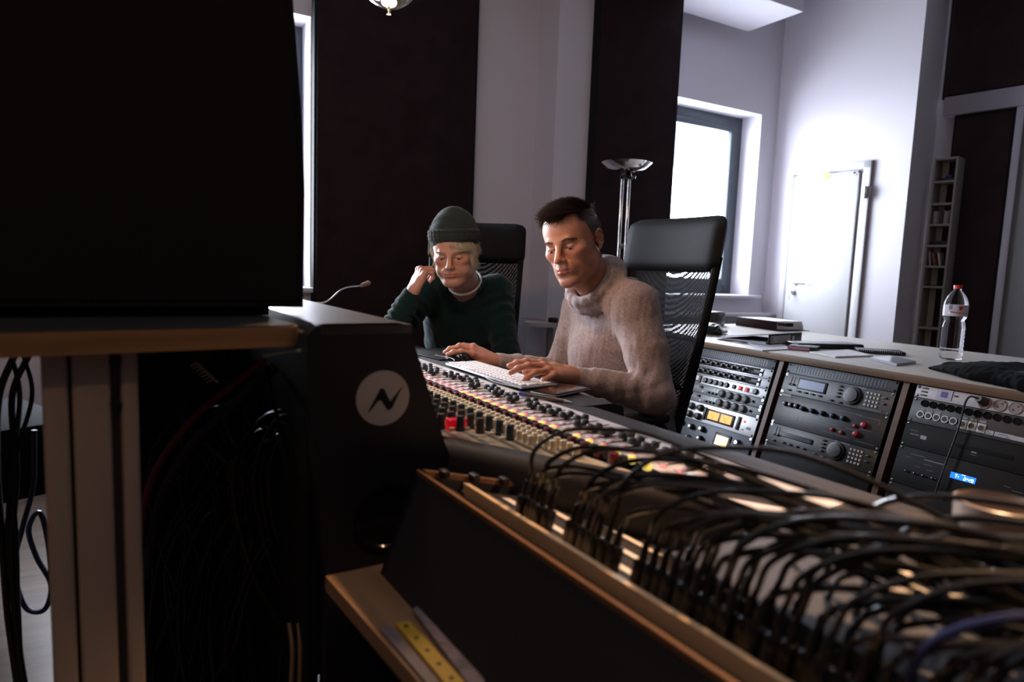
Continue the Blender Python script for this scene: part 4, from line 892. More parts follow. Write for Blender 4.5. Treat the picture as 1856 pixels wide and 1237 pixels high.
# cables in the dark under the table
rc = random.Random(11)
ck = mat('cable black', (.012, .012, .013), .38)
lbl_t = 'thin black cable in the dark tangle below the studio table'
def u3(px, py, Y): return at(px, py, Y)
for i in range(46):
    Y = rc.uniform(1.12, 1.42); x0 = rc.uniform(275, 520); x1 = rc.uniform(440, 585); y1 = rc.uniform(760, 1010)
    if i % 3 == 0: pts = [u3(x1, y1, Y+.05), u3(x1-60, y1-rc.uniform(-5, 25), Y), u3(x1-rc.uniform(90, 150), y1+rc.uniform(40, 90), Y-.03), u3(x1-rc.uniform(120, 200), y1+200, Y-.05), u3(x1-rc.uniform(80, 220), 1300, Y)]
    elif i % 3 == 1: pts = [u3(x0, 650+rc.uniform(0, 40), Y), u3(x0+rc.uniform(-20, 50), 760, Y-.03), u3(x0+rc.uniform(0, 110), 900, Y), u3(x0+rc.uniform(-40, 90), 1080, Y+.03), u3(x0+rc.uniform(-60, 60), 1330, Y)]
    else: pts = [u3(x0+120, 720+rc.uniform(0, 90), Y), u3(x0+40, 745+rc.uniform(0, 60), Y-.04), u3(x0-10, 860, Y-.05), u3(x0+20, 1020, Y), u3(x0+90, 1180, Y+.02), u3(x0+60, 1340, Y)]
    cable('audio_cable', pts, rc.uniform(.0025, .0042), ck, lbl_t, grp='cable tangle below the table', n=5, seg=6)
cable('red_cable', [u3(478, 655, 1.12), u3(420, 700, 1.1), u3(345, 765, 1.08), u3(275, 870, 1.08), u3(250, 1000, 1.08)], .006, mat('dull red sheath', (.22, .022, .018), .5), 'dull red cable running diagonally down behind the metal column')
cable('violet_cable', [u3(500, 665, 1.13), u3(430, 725, 1.11), u3(355, 800, 1.1), u3(295, 900, 1.1), u3(262, 1050, 1.1)], .009, mat('dark violet sheath', (.035, .02, .045), .5), 'thick dark violet cable below the red cable')
gp = [u3(*p) for p in ((375, 766, 1.1), (392, 742, 1.1), (410, 728, 1.1), (421, 724, 1.1), (419, 742, 1.1), (402, 762, 1.1), (385, 768, 1.1))]
tag(MB().prism([p-gp[0] for p in gp], (0, .002, 0)).build('cable_tag', mat('dull green tag', (.035, .07, .03), .6), M=Matrix.Translation(gp[0])), 'small dull green tag hanging among the black cables', 'tag')
lg = u3(308, 870, 1.15); led = tag(MB().cyl((0, 0, 0), (0, -.004, 0), .004, n=12).build('indicator_light', mat('yellow led', (1, .8, .3), .4, emit=(1, .75, .2), es=3), M=Matrix.Translation(lg)), 'tiny glowing yellow indicator light among the dark cables', 'light')
for k in (0, 1): cable('beige_cable', [u3(524+17*k, 1130, 1.05), u3(530+14*k, 1180, 1.03), u3(526+16*k, 1260, 1.02), u3(520+18*k, 1330, 1.02)], .0035, mat('beige sheath', (.28, .20, .12), .5), ('left' if k == 0 else 'right')+' one of two beige cables at the bottom under the table')
cable('white_cord', [u3(478, 645, 1.0), u3(500, 641, .99), u3(517, 638, .99), u3(545, 636, 1.0)], .0028, mat('pale sheath', (.5, .5, .5), .4), 'short pale crumpled cord just under the wooden table edge')
for k in range(7): tag(MB().tube([(0, 0, 0), (.010, 0, .006), (.018, 0, .002)], .0014, 6).build('steel_clip', steel, M=Matrix.Translation(u3(345+5*k, 664+5*k, 1.05))), ORD[k]+' small steel clip from the top in the row near the red cable', 'clip', 'steel clips near the red cable')
# cables left of the column
for k, (xx, cc) in enumerate([(6, 'black'), (24, 'black'), (44, 'black'), (60, 'black')]):
    cable('hanging_cable', [u3(xx+(22, -4, 10, -18)[k], 640, 1.25), u3(xx+(-8, 12, -22, -2)[k], 720, 1.25), u3(xx+(-12, -2, -14, -36)[k], 850, 1.22), u3(xx+(-2, -10, -22, -30)[k], 980, 1.2), u3(xx+(8, 2, -16, -26)[k], 1110, 1.2), u3(xx+(26, 14, 2, -14)[k], 1245, 1.2), u3(xx+30, 1300, 1.2)], (.0065, .0045, .0058, .004)[k], ck, ['leftmost', 'second from the left', 'third from the left', 'rightmost'][k]+' of four thick black cables hanging left of the metal column', grp='cables hanging left of the column')
bl = mat('navy sheath', (.03, .04, .085), .5)
cable('blue_cable', [u3(62, 780, 1.3), u3(60, 880, 1.3), u3(40, 960, 1.28), u3(26, 1030, 1.28), u3(45, 1100, 1.27), u3(80, 1106, 1.27), u3(92, 1060, 1.29), u3(66, 1010, 1.3), u3(52, 960, 1.3), u3(72, 930, 1.3), u3(88, 990, 1.3), u3(96, 1090, 1.3)], .005, bl, 'navy blue cable coiled in a loose loop left of the column')
tag(MB().box((0, 0, .0), (.50, .30, .22), bev=.01).build('floor_case', mat('flight case black', (.008, .008, .009), .9, spec=.1), M=Matrix.Translation(u3(10, 840, 1.9)+Vector((-.15, .15, 0))) @ Matrix.Rotation(-.6, 4, 'Z')), 'low black case standing behind the hanging cables at far left', 'case')
# ---------------------------------------------------------------- bench board with patch bay case
PA = R(148); pu, pv_ = D(147.7), D(57.7)
T0 = at(756, 852, .955); BZ = .632
T0.z = T0.z; PM = frame(Vector((T0.x, T0.y, 0)), pu); TZ0 = T0.z
bq = [atz(590, 1045, BZ-.004), atz(712, 1016, BZ-.004), None, None, atz(762, 1240, BZ-.004)]
pinv = PM.inverted(); b0 = pinv @ bq[0]; b1 = pinv @ bq[1]; b4 = pinv @ bq[4]
poly = [(b0.x, b0.y), (b0.x, .45), (1.0, .45), (1.0, b4.y+(1.0-b4.x)*(b4.y-b0.y)/(b4.x-b0.x)), (b4.x, b4.y)]
bench = thing('workbench', 'light wooden bench board carrying the black patch bay case', 'bench', PM)
beech = mat('beech board', (.34, .20, .105), .45, var=.22, vscale=2.5, kind='wood')
MB().prism([(a, b, BZ-.026) for a, b in poly], (0, 0, .022)).build('board', beech, bench)
for x_, y_ in ((b0.x+.12, .1), (b0.x+.12, .38), (.92, .38), (.92, .05)): MB().box((x_, y_, (BZ-.03)/2), (.05, .05, BZ-.03), bev=.004).build('leg', blkm, bench)
lean = .055
case = thing('patch_bay_case', 'sloping black patch bay case with warm wood rims full of plugged cables', 'patch bay', PM)
hz_ = TZ0-BZ
SL = math.tan(R(14)); CW = .40; LU = .98
bk1 = mat('case black', (.026, .026, .031), .55, spec=.3)
MB().prism([(-.0, -lean, BZ-.003), (-.0, 0, TZ0-.006), (-.0, .010, TZ0-.006), (-.0, -lean+.012, BZ-.003)], (LU, 0, 0)).build('front_board', bk1, case)
MB().prism([(0, -lean, BZ-.003), (0, 0, TZ0-.006), (0, CW, TZ0-.006-SL*CW), (0, CW, BZ-.003)], (.012, 0, 0)).build('end_board', bk1, case)
rimm = mat('honey wood rim', (.17, .085, .04), .38, var=.2, vscale=3, kind='wood')
MB().prism([(0, -.001, TZ0-.007), (0, -.001, TZ0), (0, .0035, TZ0), (0, .0035, TZ0-.007)], (LU, 0, 0)).build('rim', rimm, case)
MB().prism([(0, .009, TZ0-.009), (0, .009, TZ0), (0, CW, TZ0-SL*CW), (0, CW, TZ0-.009-SL*CW)], (.012, 0, 0)).build('rim', rimm, case)
MB().prism([(0, CW, TZ0-SL*CW-.02), (0, CW, TZ0-SL*CW+.002), (0, CW+.012, TZ0-SL*CW+.002), (0, CW+.012, TZ0-SL*CW-.02)], (LU, 0, 0)).build('rim', rimm, case)
brz = mat('brass rail', (.80, .58, .36), .36, .35)
pz = lambda v, dz=0: TZ0-SL*v+dz
MB().prism([(.012, .010, pz(.01, -.020)), (.012, .048, pz(.048, -.018)), (.012, .048, pz(.048, -.022)), (.012, .010, pz(.01, -.024))], (LU-.012, 0, 0)).build('gutter', mat('smoked strip', (.05, .04, .034), .15), case)
MB().prism([(.06, .048, pz(.048, -.022)), (.06, .046, pz(.046, .003)), (.06, .056, pz(.056, .003)), (.06, .056, pz(.056, -.022))], (LU-.06, 0, 0)).build('front_rail', brz, case)
rows = 6; rh = (CW-.06)/rows
for k in range(rows):
    a = .057+rh*k; b = a+rh-.003
    MB().prism([(.03, a, pz(a, -.016)), (.03, b, pz(b, -.016)), (.03, b, pz(b, -.020)), (.03, a, pz(a, -.020))], (LU-.03, 0, 0)).build('jack_panel', mat('jack panel dark', (.05, .047, .046), .45, .4), case)
    MB().prism([(.05, a+.005, pz(a+.005, -.0155)), (.05, a+.020, pz(a+.02, -.0155)), (.05, a+.020, pz(a+.02, -.0160)), (.05, a+.005, pz(a+.005, -.0160))], (.38-.055*k, 0, 0)).build('label_strip', mat('strip paper', (.62, .56, .52), .6), case)
hz4 = MB()
kb_ = MB().box((0, 0, .004), (.02, .012, .012), bev=.003).build('thumb_screw', blk, case); pc(kb_, [(.020, .035, pz(.035)), (.022, .085, pz(.085)), (.020, .14, pz(.14)), (.022, .22, pz(.22)), (.020, .31, pz(.31))])
# patch cables
nrm = Vector((0, SL, 1)).normalized()
plug0 = MB().box((0, 0, .013), (.0125, .015, .038), bev=.002).cyl((0, 0, .032), (0, 0, .052), .0050, .0036, 10)
band = MB().cyl((0, 0, .0), (0, 0, .0015), .0060, n=10)
pcm = mat('patch cable black', (.010, .009, .009), .26, coat=.3); pcb = mat('patch cable blue', (.010, .020, .10), .5)
Rn = nrm.to_track_quat('Z', 'Y').to_matrix().to_4x4()
bandm = mat('plug ring', (.10, .08, .07), .4, .6)
plmesh = None
def patch(u, v, i, blue=False, kind=0):
    rr = rc
    p = Vector((u, v, pz(v, -.012))); M = PM @ Matrix.Translation(p)
    t = thing('patch_cable', '', 'cable', M)
    A = Vector((0, 0, 0)); tip = nrm*.040
    wend = pinv @ Vector((.57+rr.uniform(-.06, .06), .42+rr.uniform(-.08, .08)-.06*(u > .6), .735+rr.uniform(-.04, .05))); wfin = pinv @ Vector((.90+rr.uniform(-.1, .1), .20+rr.uniform(-.08, .08), .62))
    e = wend-p; q_ = wfin-p; hgt = (.892 if kind == 0 else .872)+rr.uniform(-.055, .016)-p.z
    L_e = math.hypot(e.x, e.y); eh = Vector((e.x, e.y, 0))/L_e; tip = nrm*.052; hgt = max(hgt, .085); hd = hgt-.05; pts = [nrm*.045, tip+eh*.004+Vector((0, 0, hd*.10)), eh*.022+Vector((0, 0, .05+hd*.50)), eh*.065+Vector((0, 0, .05+hd*.84)), eh*.13+Vector((0, 0, .05+hd*.99)), eh*.21+Vector((0, 0, hgt)), eh*(.21+(L_e-.21)*.42)+Vector((0, 0, hgt*.72+e.z*.28)), e+Vector((0, 0, .02)), q_]
    cb_ = MB().tube(spline(pts, 7), rr.uniform(.0030, .0037), 8).build('cable', pcb if blue else pcm, t)
    global plmesh
    if plmesh is None: plmesh = (plug0.build('plug', pcm, t, M=Rn), band.build('ring', bandm, t, M=Rn))
    else:
        for o_ in plmesh[:1]: c_ = o_.copy(); COL.objects.link(c_); c_.parent = t; c_.name = 'plug'
    return t
spots = []
for i in range(5): spots.append((.165+.0135*i, .078, ORD[i]+' plug of the first cluster', 'first cluster'))
for i in range(7): spots.append((.262+.0135*i, .080, ORD[i]+' plug of the second cluster', 'second cluster'))
for i in range(30): spots.append((.385+.0150*i, .080, ORD[i]+' plug of the long front row', 'long front row'))
for i in range(18): spots.append((.40+.026*i, .135, ORD[i]+' plug of the second row', 'second row'))
for i in range(12): spots.append((.52+.034*i, .19, ORD[i]+' plug of the third row', 'third row'))
for i in range(12): spots.append((.44+.042*i, .250, ORD[i]+' plug of the back row', 'back row'))
for i, (u_, v_, l_, g_l) in enumerate(spots):
    t = patch(u_+rc.uniform(-.002, .002), v_+rc.uniform(-.004, .004), i, blue=(i == 30), kind=0 if i < 12 else 1)
    t['label'] = ('blue' if i == 30 else 'black')+' patch cable from the '+l_; t['group'] = 'patch cables of the '+g_l
    if i == 30: t['label'] = 'dark blue patch cable among the black ones near the bottom right'; del t['group']
# mug and small box on the side worktop
SZ = ZC-.002
mp_ = atz(1815, 1010, SZ); mp_ = at(1812, 912, .665); mug = thing('mug', 'wide pale brown mug on the dark worktop at the right edge', 'mug', (mp_.x, mp_.y, SZ))
mh = mp_.z-SZ
cer = mat('stoneware', (.26, .20, .17), .3)
MB().prof((0, 0, 0), Z, [(.026, 0), (.034, .004), (.038, mh*.5), (.0405, mh), (.0385, mh+.001), (.0365, mh-.004), (.034, mh*.5), (.028, .008), (.001, .006)], 36, True, True).build('cup', cer, mug)
MB().tube(spline([(.036, -.012, mh*.8), (.062, -.02, mh*.8), (.066, -.022, mh*.45), (.037, -.012, mh*.25)], 6), .005, 8).build('handle', cer, mug)
bxp = atz(1835, 1010, SZ); tag(MB().box((.03, .0, .014), (.09, .06, .028), bev=.002).build('small_carton', mat('kraft carton', (.36, .22, .15), .7), M=Matrix.Translation((bxp.x, bxp.y, SZ)) @ Matrix.Rotation(-.4, 4, 'Z')), 'small brown carton on the worktop in front of the mug', 'box')
# rulers and papers in front of the case
def flat(name, label, cat, px, z, th, m, grp=None):
    ps = [atz(a, b, z) for a, b in px]; return tag(MB().prism([p-ps[0] for p in ps], (0, 0, th)).build(name, m, M=Matrix.Translation(ps[0])), label, cat, grp)
bz1 = BZ-.0035
yr = thing('yellow_ruler', 'yellow plastic ruler with round holes lying against the black case', 'ruler', Matrix.Translation(atz(716, 1135, bz1)))
ps = [atz(a, b, bz1+.001)-atz(716, 1135, bz1) for a, b in ((716, 1134), (742, 1130), (846, 1245), (808, 1245))]
MB().prism(ps, (0, 0, .003)).build('ruler_blade', mat('ruler yellow', (.62, .40, .03), .4), yr)
for k in range(5):
    p = (ps[0]+ps[1])*.5+((ps[2]+ps[3])-(ps[0]+ps[1]))*.5*(.08+.21*k); MB().cyl(p+Vector((0, 0, .003)), p+Vector((0, 0, .0036)), .0028, n=12).build('hole', blk, yr)
flat('grey_ruler', 'narrow grey ruler parallel to and left of the yellow ruler', 'ruler', [(688, 1142), (708, 1138), (800, 1245), (775, 1245)], bz1+.001, .003, mat('ruler grey', (.20, .17, .19), .4))
ppz = [at(750, 1102, .84), at(762, 1112, .84)]
pa = pinv @ atz(752, 1106, bz1+.002)
flat('printed_sheet', 'printed grey sheet leaning at the foot of the black case', 'paper', [(748, 1112), (760, 1104), (870, 1230), (880, 1250), (850, 1250)], bz1+.002, .006, mat('printed paper', (.22, .19, .22), .7, var=.35, vscale=60))
# ---------------------------------------------------------------- people
def headM(p, az, pitch, roll, sc_=1.0):
    f = Vector((math.sin(R(az))*math.cos(R(pitch)), math.cos(R(az))*math.cos(R(pitch)), -math.sin(R(pitch))))
    x = f.cross(Z).normalized(); z = x.cross(f)
    q_ = Quaternion(f, R(roll)); x = q_ @ x; z = q_ @ z; s = sc_
    return Matrix(((x.x*s, f.x*s, z.x*s, p.x), (x.y*s, f.y*s, z.y*s, p.y), (x.z*s, f.z*s, z.z*s, p.z), (0, 0, 0, 1)))
def tow(M, v): m = np.array(M); return v@m[:3, :3].T+m[:3, 3]
def sm(x, a, b): t = np.clip((x-a)/(b-a), 0, 1); return t*t*(3-2*t)
def make_head(o):
    s = SDF((-.105, -.13, -.24), (.105, .135, .15), .0021)
    s.ell((0, -.014, .046), (.076, .096, .084), .001)
    s.ell((0, .020, .045), (.066, .068, .066), .02)              # forehead
    s.ell((0, .022, -.022), (.064, .062, .070), .03)             # face block
    s.ell((0, .038, -.066), (.050, .044, .042), .025)            # lower face
    for x in (-1, 1):
        s.cone((x*.054, -.012, -.045), (x*.047, .012, -.077), .016, .015, .028); s.cone((x*.047, .012, -.077), (x*.016, .066, -.102), .014, .014, .03)
        s.ell((x*.042, .056, -.016), (.020, .020, .015), .022)     # cheekbone
    s.ell((0, .076, -.103), (.020, .014, .014), .018)            # chin
    s.cone((-.030, .080, .021), (.030, .080, .021), .0085, .0085, .014)
    for x in (-1, 1):
        s.ell((x*.031, .097, .001), (.017, .017, .0120), .014, op='cut')
        s.ell((x*.031, .0705, .000), (.0150, .0138, .0125), .005)
    s.cone((0, .084, .014), (0, .108, -.027), .0070, .0100, .012)  # nose
    s.ell((0, .108, -.031), (.0105, .0100, .009), .006)
    for x in (-1, 1):
        s.ell((x*.0125, .099, -.034), (.0075, .010, .0070), .005); s.ell((x*.0065, .103, -.041), (.0032, .005, .003), .002, op='cut')
        s.cone((x*.019, .094, -.030), (x*.034, .074, -.062), .001, .001, .0)
        s.cone((x*.018, .100, -.028), (x*.033, .088, -.060), .0020, .0018, .010, op='cut')
    s.ell((0, .074, -.062), (.031, .024, .024), .016)
    s.ell((0, .100, -.050), (.0035, .005, .008), .004, op='cut')
    up_, lo_ = -.0600, -.0705
    s.chain([(-.024, .080, -.0660), (-.010, .0945, up_), (0, .0960, up_-.001), (.010, .0945, up_), (.024, .080, -.0660)], [.0018, .0042, .0038, .0042, .0018], .003)
    s.chain([(-.022, .081, -.0672), (-.008, .0940, lo_), (.008, .0940, lo_), (.022, .081, -.0672)], [.0018, .0050, .0050, .0018], .003)
    s.chain([(0, 0, 0), (0, 0, 0)], [0, 0], 0)
    for i in range(8):
        a, b = -.024+.006*i, -.018+.006*i; yy = lambda x: .1015-abs(x)**2*30
        s.cone((a, yy(a), -.0655), (b, yy(b), -.0655), .0015, .0015, .002, op='cut')
    s.ell((0, .094, -.084), (.018, .006, .0045), .010, op='cut')
    for x in (-1, 1):                                            # lids: slit, almost closed, eyes look down
        for i in range(5):
            a, b = -.012+.0048*i, -.0072+.0048*i; yz = lambda t: (.0850-abs(t)**2*35, -.0040+abs(t)**2*10)
            s.cone((x*.031+a, yz(a)[0], yz(a)[1]), (x*.031+b, yz(b)[0], yz(b)[1]), o['lid'], o['lid'], .001, op='cut')
        s.cone((x*.031-.012, .0815, .0068), (x*.031+.012, .0815, .0068), .0008, .0008, .004, op='cut')
    for x in (-1, 1):                                            # ears
        Rm = Matrix.Rotation(R(-18*x), 3, 'Z') @ Matrix.Rotation(R(12), 3, 'X')
        E_ = lambda yy_, zz_, dx=0: (x*(.0765+dx+.10*max(0, -yy_)), yy_-.002, zz_)
        s.ell(E_(-.012, .0), (.0045, .015, .024), .005); hx_ = [(.004, .010), (-.001, .023), (-.012, .029), (-.024, .022), (-.027, .006), (-.021, -.012), (-.011, -.022)]
        for p_, q_ in zip(hx_, hx_[1:]): s.cone(E_(*p_, .004), E_(*q_, .004), .0033, .0033, .003)
        s.ell(E_(-.006, -.026, .001), (.004, .0065, .0065), .004); s.cone(E_(-.015, .014, .002), E_(-.018, -.006, .002), .0026, .0026, .003)
        s.ell(E_(-.007, -.004, .006), (.0055, .0065, .0095), .003, op='cut'); s.ell(E_(.003, -.004, .002), (.0035, .004, .005), .003)
    nb = o['neck']; s.cone((0, -.022, -.050), nb, .056, .060, .020); s.cone((0, .012, -.115), (nb[0], nb[1]+.025, nb[2]), .026, .034, .02)
    if o.get('heavy'):
        s.ell((0, .045, -.105), (.040, .038, .020), .02)
        for x in (-1, 1): s.ell((x*.040, .052, -.058), (.020, .020, .020), .02)
    s.blur(1)
    v, f = s.mesh(); n = vnormals(v, f); x, y, z = v.T
    c = np.tile(np.array(o['skin']), (len(v), 1))
    def mix(m, col): nonlocal c; m = np.clip(m, 0, 1)[:, None]; c = c*(1-m)+np.array(col)*m
    g = lambda cx, cy, cz, r: np.exp(-(((np.abs(x)-cx)**2+(y-cy)**2+(z-cz)**2)/r**2))
    sk = np.array(o['skin'])
    mix(.45*g(.042, .07, -.025, .020), sk*np.array((1.0, .62, .58))); mix(.5*g(0, .108, -.03, .014), sk*np.array((1.0, .60, .55)))
    mix(.5*g(.08, -.01, .0, .03), sk*np.array((1., .6, .55))); mix(.30*g(.031, .085, -.010, .014), sk*np.array((.72, .55, .5)))
    if o['stub'] > 0: mix(o['stub']*sm(-z, .045, .06)*sm(y, -.02, .03)*(1-sm(-z, .112, .13)), sk*np.array((.62, .58, .6)))
    lip = sm(.0245-np.abs(x), 0, .003)*sm(y, .078, .084)*sm(.0115-np.abs(z+.0655)-np.abs(x)*.28, 0, .003)
    mix(.75*lip, sk*np.array((.86, .45, .43)))
    mix(.03*wob(v, 400, 2)+.02, sk*.8)
    return v, f, c, n
def scalp_mask(v, kind):
    x, y, z = v.T
    if kind == 'short':
        line = .082+.010*sm(np.abs(x), .020, .042)-.012*sm(np.abs(x), .050, .062)-1.55*np.maximum(0, .048-y)*sm(np.abs(x), .045, .062)
        line = np.where(y < -.015, -.045+.3*(y+.015), line); line = np.where((y >= -.015) & (y < .030) & (np.abs(x) > .05), np.maximum(line, -.018+.0*y), line)
        ear = (np.abs(x) > .066) & (((y+.012)/.024)**2+((z+.002)/.034)**2 < 1)
        return (z > line) & ~ear & (z > -.07)
def strands(name, roots, dirs, lens, curl, wd, cols, parent, M, mt, seg=4, grav=(0, 0, 0)):
    roots, dirs = np.asarray(roots), np.asarray(dirs); N = len(roots); vs = np.zeros((N, seg+1, 3, 3)); p = roots.copy(); d = dirs/np.linalg.norm(dirs, axis=1, keepdims=True)
    a = np.cross(d, np.array([.3, .5, .8])); a /= np.linalg.norm(a, axis=1, keepdims=True); b = np.cross(d, a); step = (lens/seg)[:, None]
    for k in range(seg+1):
        w_ = wd*(1-.8*k/seg)
        for j in range(3):
            t = 2*math.pi*j/3; vs[:, k, j] = p+w_*(math.cos(t)*a+math.sin(t)*b)
        d = d+curl/seg+np.array(grav)/seg; d /= np.linalg.norm(d, axis=1, keepdims=True); p = p+d*step
    base = np.arange(N)[:, None]*((seg+1)*3); fs = []
    for k in range(seg):
        for j in range(3): q_ = np.array([k*3+j, k*3+(j+1) % 3, (k+1)*3+(j+1) % 3, (k+1)*3+j]); fs.append(base+q_)
    fs = np.concatenate(fs); V_ = tow(M, vs.reshape(-1, 3)); c = np.repeat(np.asarray(cols), (seg+1)*3, axis=0)
    return npmesh(name, V_, fs, mt, parent, None, c)
hairm = attrmat('hair strands', .45, spec=.35)
skinm = attrmat('skin', .48, bump=.25, bscale=900, sss=.12, spec=.35)
def make_hand(W, f, n, side, curls, spread=1.0, thumb=None, scale=1.0, arm=None):
    """W wrist, f towards the fingers, n out of the back of the hand, side +1 right hand / -1 left hand"""
    f = Vector(f).normalized(); n = (Vector(n)-f*Vector(n).dot(f)).normalized(); s = n.cross(f)*side; W = Vector(W); k = scale
    P = lambda a, b, c: W+(f*a+s*b+n*c)*k
    pts = []; kn = [P(.088, .029, .002), P(.092, .009, .004), P(.087, -.011, .003), P(.079, -.029, 0)]
    Ls = [(.043, .026, .021), (.047, .030, .022), (.044, .028, .021), (.034, .021, .019)]; rs = [.0092, .0094, .009, .0080]; fing = []
    for i in range(4):
        p = kn[i]; c_ = curls[i]; ang = 0; ch = [p]; sp = (1.5-i)*.10*spread
        for j in range(3):
            ang += c_[j]; d = (f*math.cos(sp)+s*math.sin(sp))*math.cos(ang)-n*math.sin(ang); p = p+d*Ls[i][j]*k; ch.append(p)
        fing.append(ch)
    th = [P(.020, .022, -.006)]
    for d in (thumb or [(.55, .75, -.25, .045), (.85, .45, -.2, .033), (.95, .2, -.15, .028)]):
        dv = (f*d[0]+s*d[1]+n*d[2]).normalized(); th.append(th[-1]+dv*d[3]*k)
    allp = [p for c_ in fing+[th] for p in c_]+[W]+([Vector(arm)] if arm else [])
    lo = [min(p[i] for p in allp)-.05 for i in range(3)]; hi = [max(p[i] for p in allp)+.05 for i in range(3)]
    g = SDF(lo, hi, .0017)
    r = lambda x: x*k
    g.cone(P(0, .008, 0), P(.045, .016, 0), r(.021), r(.018), .01); g.cone(P(0, -.008, 0), P(.045, -.014, 0), r(.021), r(.017), .012)
    for i in range(4): g.cone(P(.020, .018-.012*i, -.001), kn[i]-n*.003*k, r(.016), r(.0115), .010)
    g.cone(P(.045, -.018, -.008), P(.07, -.024, -.006), r(.012), r(.010), .01); g.cone(P(.012, .014, -.008), th[1], r(.018), r(.0125), .012)
    if arm: g.cone(P(0, 0, 0), arm, r(.0235), r(.0255), .015); g.cone(P(.0, .007, 0), Vector(arm), r(.021), r(.024), .01)
    for i, ch in enumerate(fing):
        rr = rs[i]*k; g.ell(ch[0]+n*.002*k, (rr*1.1,)*3, .006)
        for j in range(3): g.cone(ch[j], ch[j+1], rr*(1-.07*j), rr*(.96-.08*j), .0028 if j or 1 else .004)
        for j in (1, 2): g.ell(ch[j], (rr*1.04,)*3, .004)
    for j in range(3): g.cone(th[j], th[j+1], (.0125, .0108, .0098)[j]*k, (.0105, .0102, .0085)[j]*k, .004)
    v, fc = g.mesh(); return v, fc, fing, th
def hand_cols(v, fing, th, skin):
    c = np.tile(np.array(skin), (len(v), 1)); sk = np.array(skin)
    for ch in fing+[th]:
        for j, (rad, m, col) in enumerate([(.014, .35, (1, .62, .56)), (.011, .3, (1, .65, .6)), (.010, .3, (1, .65, .6)), (.011, .35, (1.05, .7, .66))]):
            if j < len(ch):
                d2 = ((v-np.array(ch[j]))**2).sum(1); w_ = (m*np.exp(-d2/rad**2))[:, None]; c = c*(1-w_)+sk*np.array(col)*w_
    return c
class Body:
    def __init__(s): s.v = []; s.f = []; s.c = []; s.n = 0
    def add(s, v, f, c): s.v.append(v); s.f.append(f+s.n); s.c.append(c); s.n += len(v)
    def build(s, parent): return npmesh('body', np.concatenate(s.v), np.concatenate(s.f), skinm, parent, None, np.concatenate(s.c))
def eyes(parent, M, gaze, iris):
    for x in (-1, 1):
        MB().tube([(x*.031+t, .0862-abs(t)**2*38, -.0002-abs(t)**2*6) for t in [-.0125+.0025*i for i in range(11)]], .0009, 6).build('eyelashes', mat('lash brown', (.03, .02, .016), .6), parent, M)
        c = Vector((x*.031, .0700, -.0010)); b = MB().ball(c, .0129, 20, 12)
        o = b.build('eye', mat('eye white', (.55, .50, .47), .25), parent, M)
        d = (Vector(gaze)).normalized(); a = c+d*.0117
        e1 = MB().prof(a, d, [(.0058, 0), (.0054, .0010), (.001, .0014)], 20); 
        e1.build('iris', mat('iris %.2f' % iris[0], iris, .2), o); MB().prof(a+d*.0008, d, [(.0026, 0), (.0024, .0008), (.0002, .0010)], 14).build('pupil', blkg, o)
def seg_folds(v, n, a, b, rad, amp, wl, t0, t1, seed=0, tw=2.5):
    a = np.array(a); b = np.array(b); ax = b-a; L_ = np.linalg.norm(ax); ax /= L_; q_ = v-a; t = q_@ax; rr = q_-t[:, None]*ax; d = np.linalg.norm(rr, axis=1)
    e = np.cross(ax, [0.3, .2, .9]); e /= np.linalg.norm(e); ang = np.arctan2(rr@np.cross(ax, e), rr@e)
    w_ = sm(t, t0-.03, t0+.01)*(1-sm(t, t1-.01, t1+.03))*(1-sm(d, rad*1.1, rad*1.5))
    ph = 2*math.pi*t/wl+tw*np.sin(ang+seed)+1.1*np.sin(2.3*ang+seed*2); s_ = np.sin(ph); s_ = np.sign(s_)*np.abs(s_)**.7
    return n*(amp*w_*s_*(.6+.4*np.sin(ang*1.0+seed*3+t*30)))[:, None]
# ================================================= the man in the hoodie
P2 = thing('person', 'person in a heathered grey-pink hoodie typing with one hand on a mouse', 'person', (at(1120, 700, 1.9).x, at(1120, 700, 1.9).y, 0))
inv = Matrix.Translation(-P2.location)
def pw(o):            # authored in world space, parented under an Empty on the floor
    o.matrix_basis = inv @ o.matrix_basis; return o
skin2 = (.50, .245, .165)
hp = at(1039, 443, 1.985); HM2 = headM(hp, 213, 12, 11, .97) @ Matrix.Diagonal((1.06, 1, 1, 1))
nbase = at(1088, 528, 2.06); nl = HM2.inverted() @ nbase
v, f, c, n = make_head(dict(neck=tuple(nl), skin=skin2, stub=.55, lid=.0036))
mk = scalp_mask(v, 'short'); hc_top, hc_side = np.array((.055, .038, .030)), np.array((.13, .115, .108))
tside = (1-sm(v[:, 2], .055, .095))[:, None]; hcol = hc_top*(1-tside)+hc_side*tside*.7
cb = np.where(mk[:, None], c*.06+hcol*.94, c); B2 = Body(); B2.add(tow(HM2, v), f, cb)
LSh, LEl, LWr = at(1150, 556, 1.95), at(1182, 716, 1.84), at(1036, 684, 1.815)
RSh, REl, RWr = at(1058, 556, 2.27), at(1014, 678, 2.31), at(896, 655, 2.175)
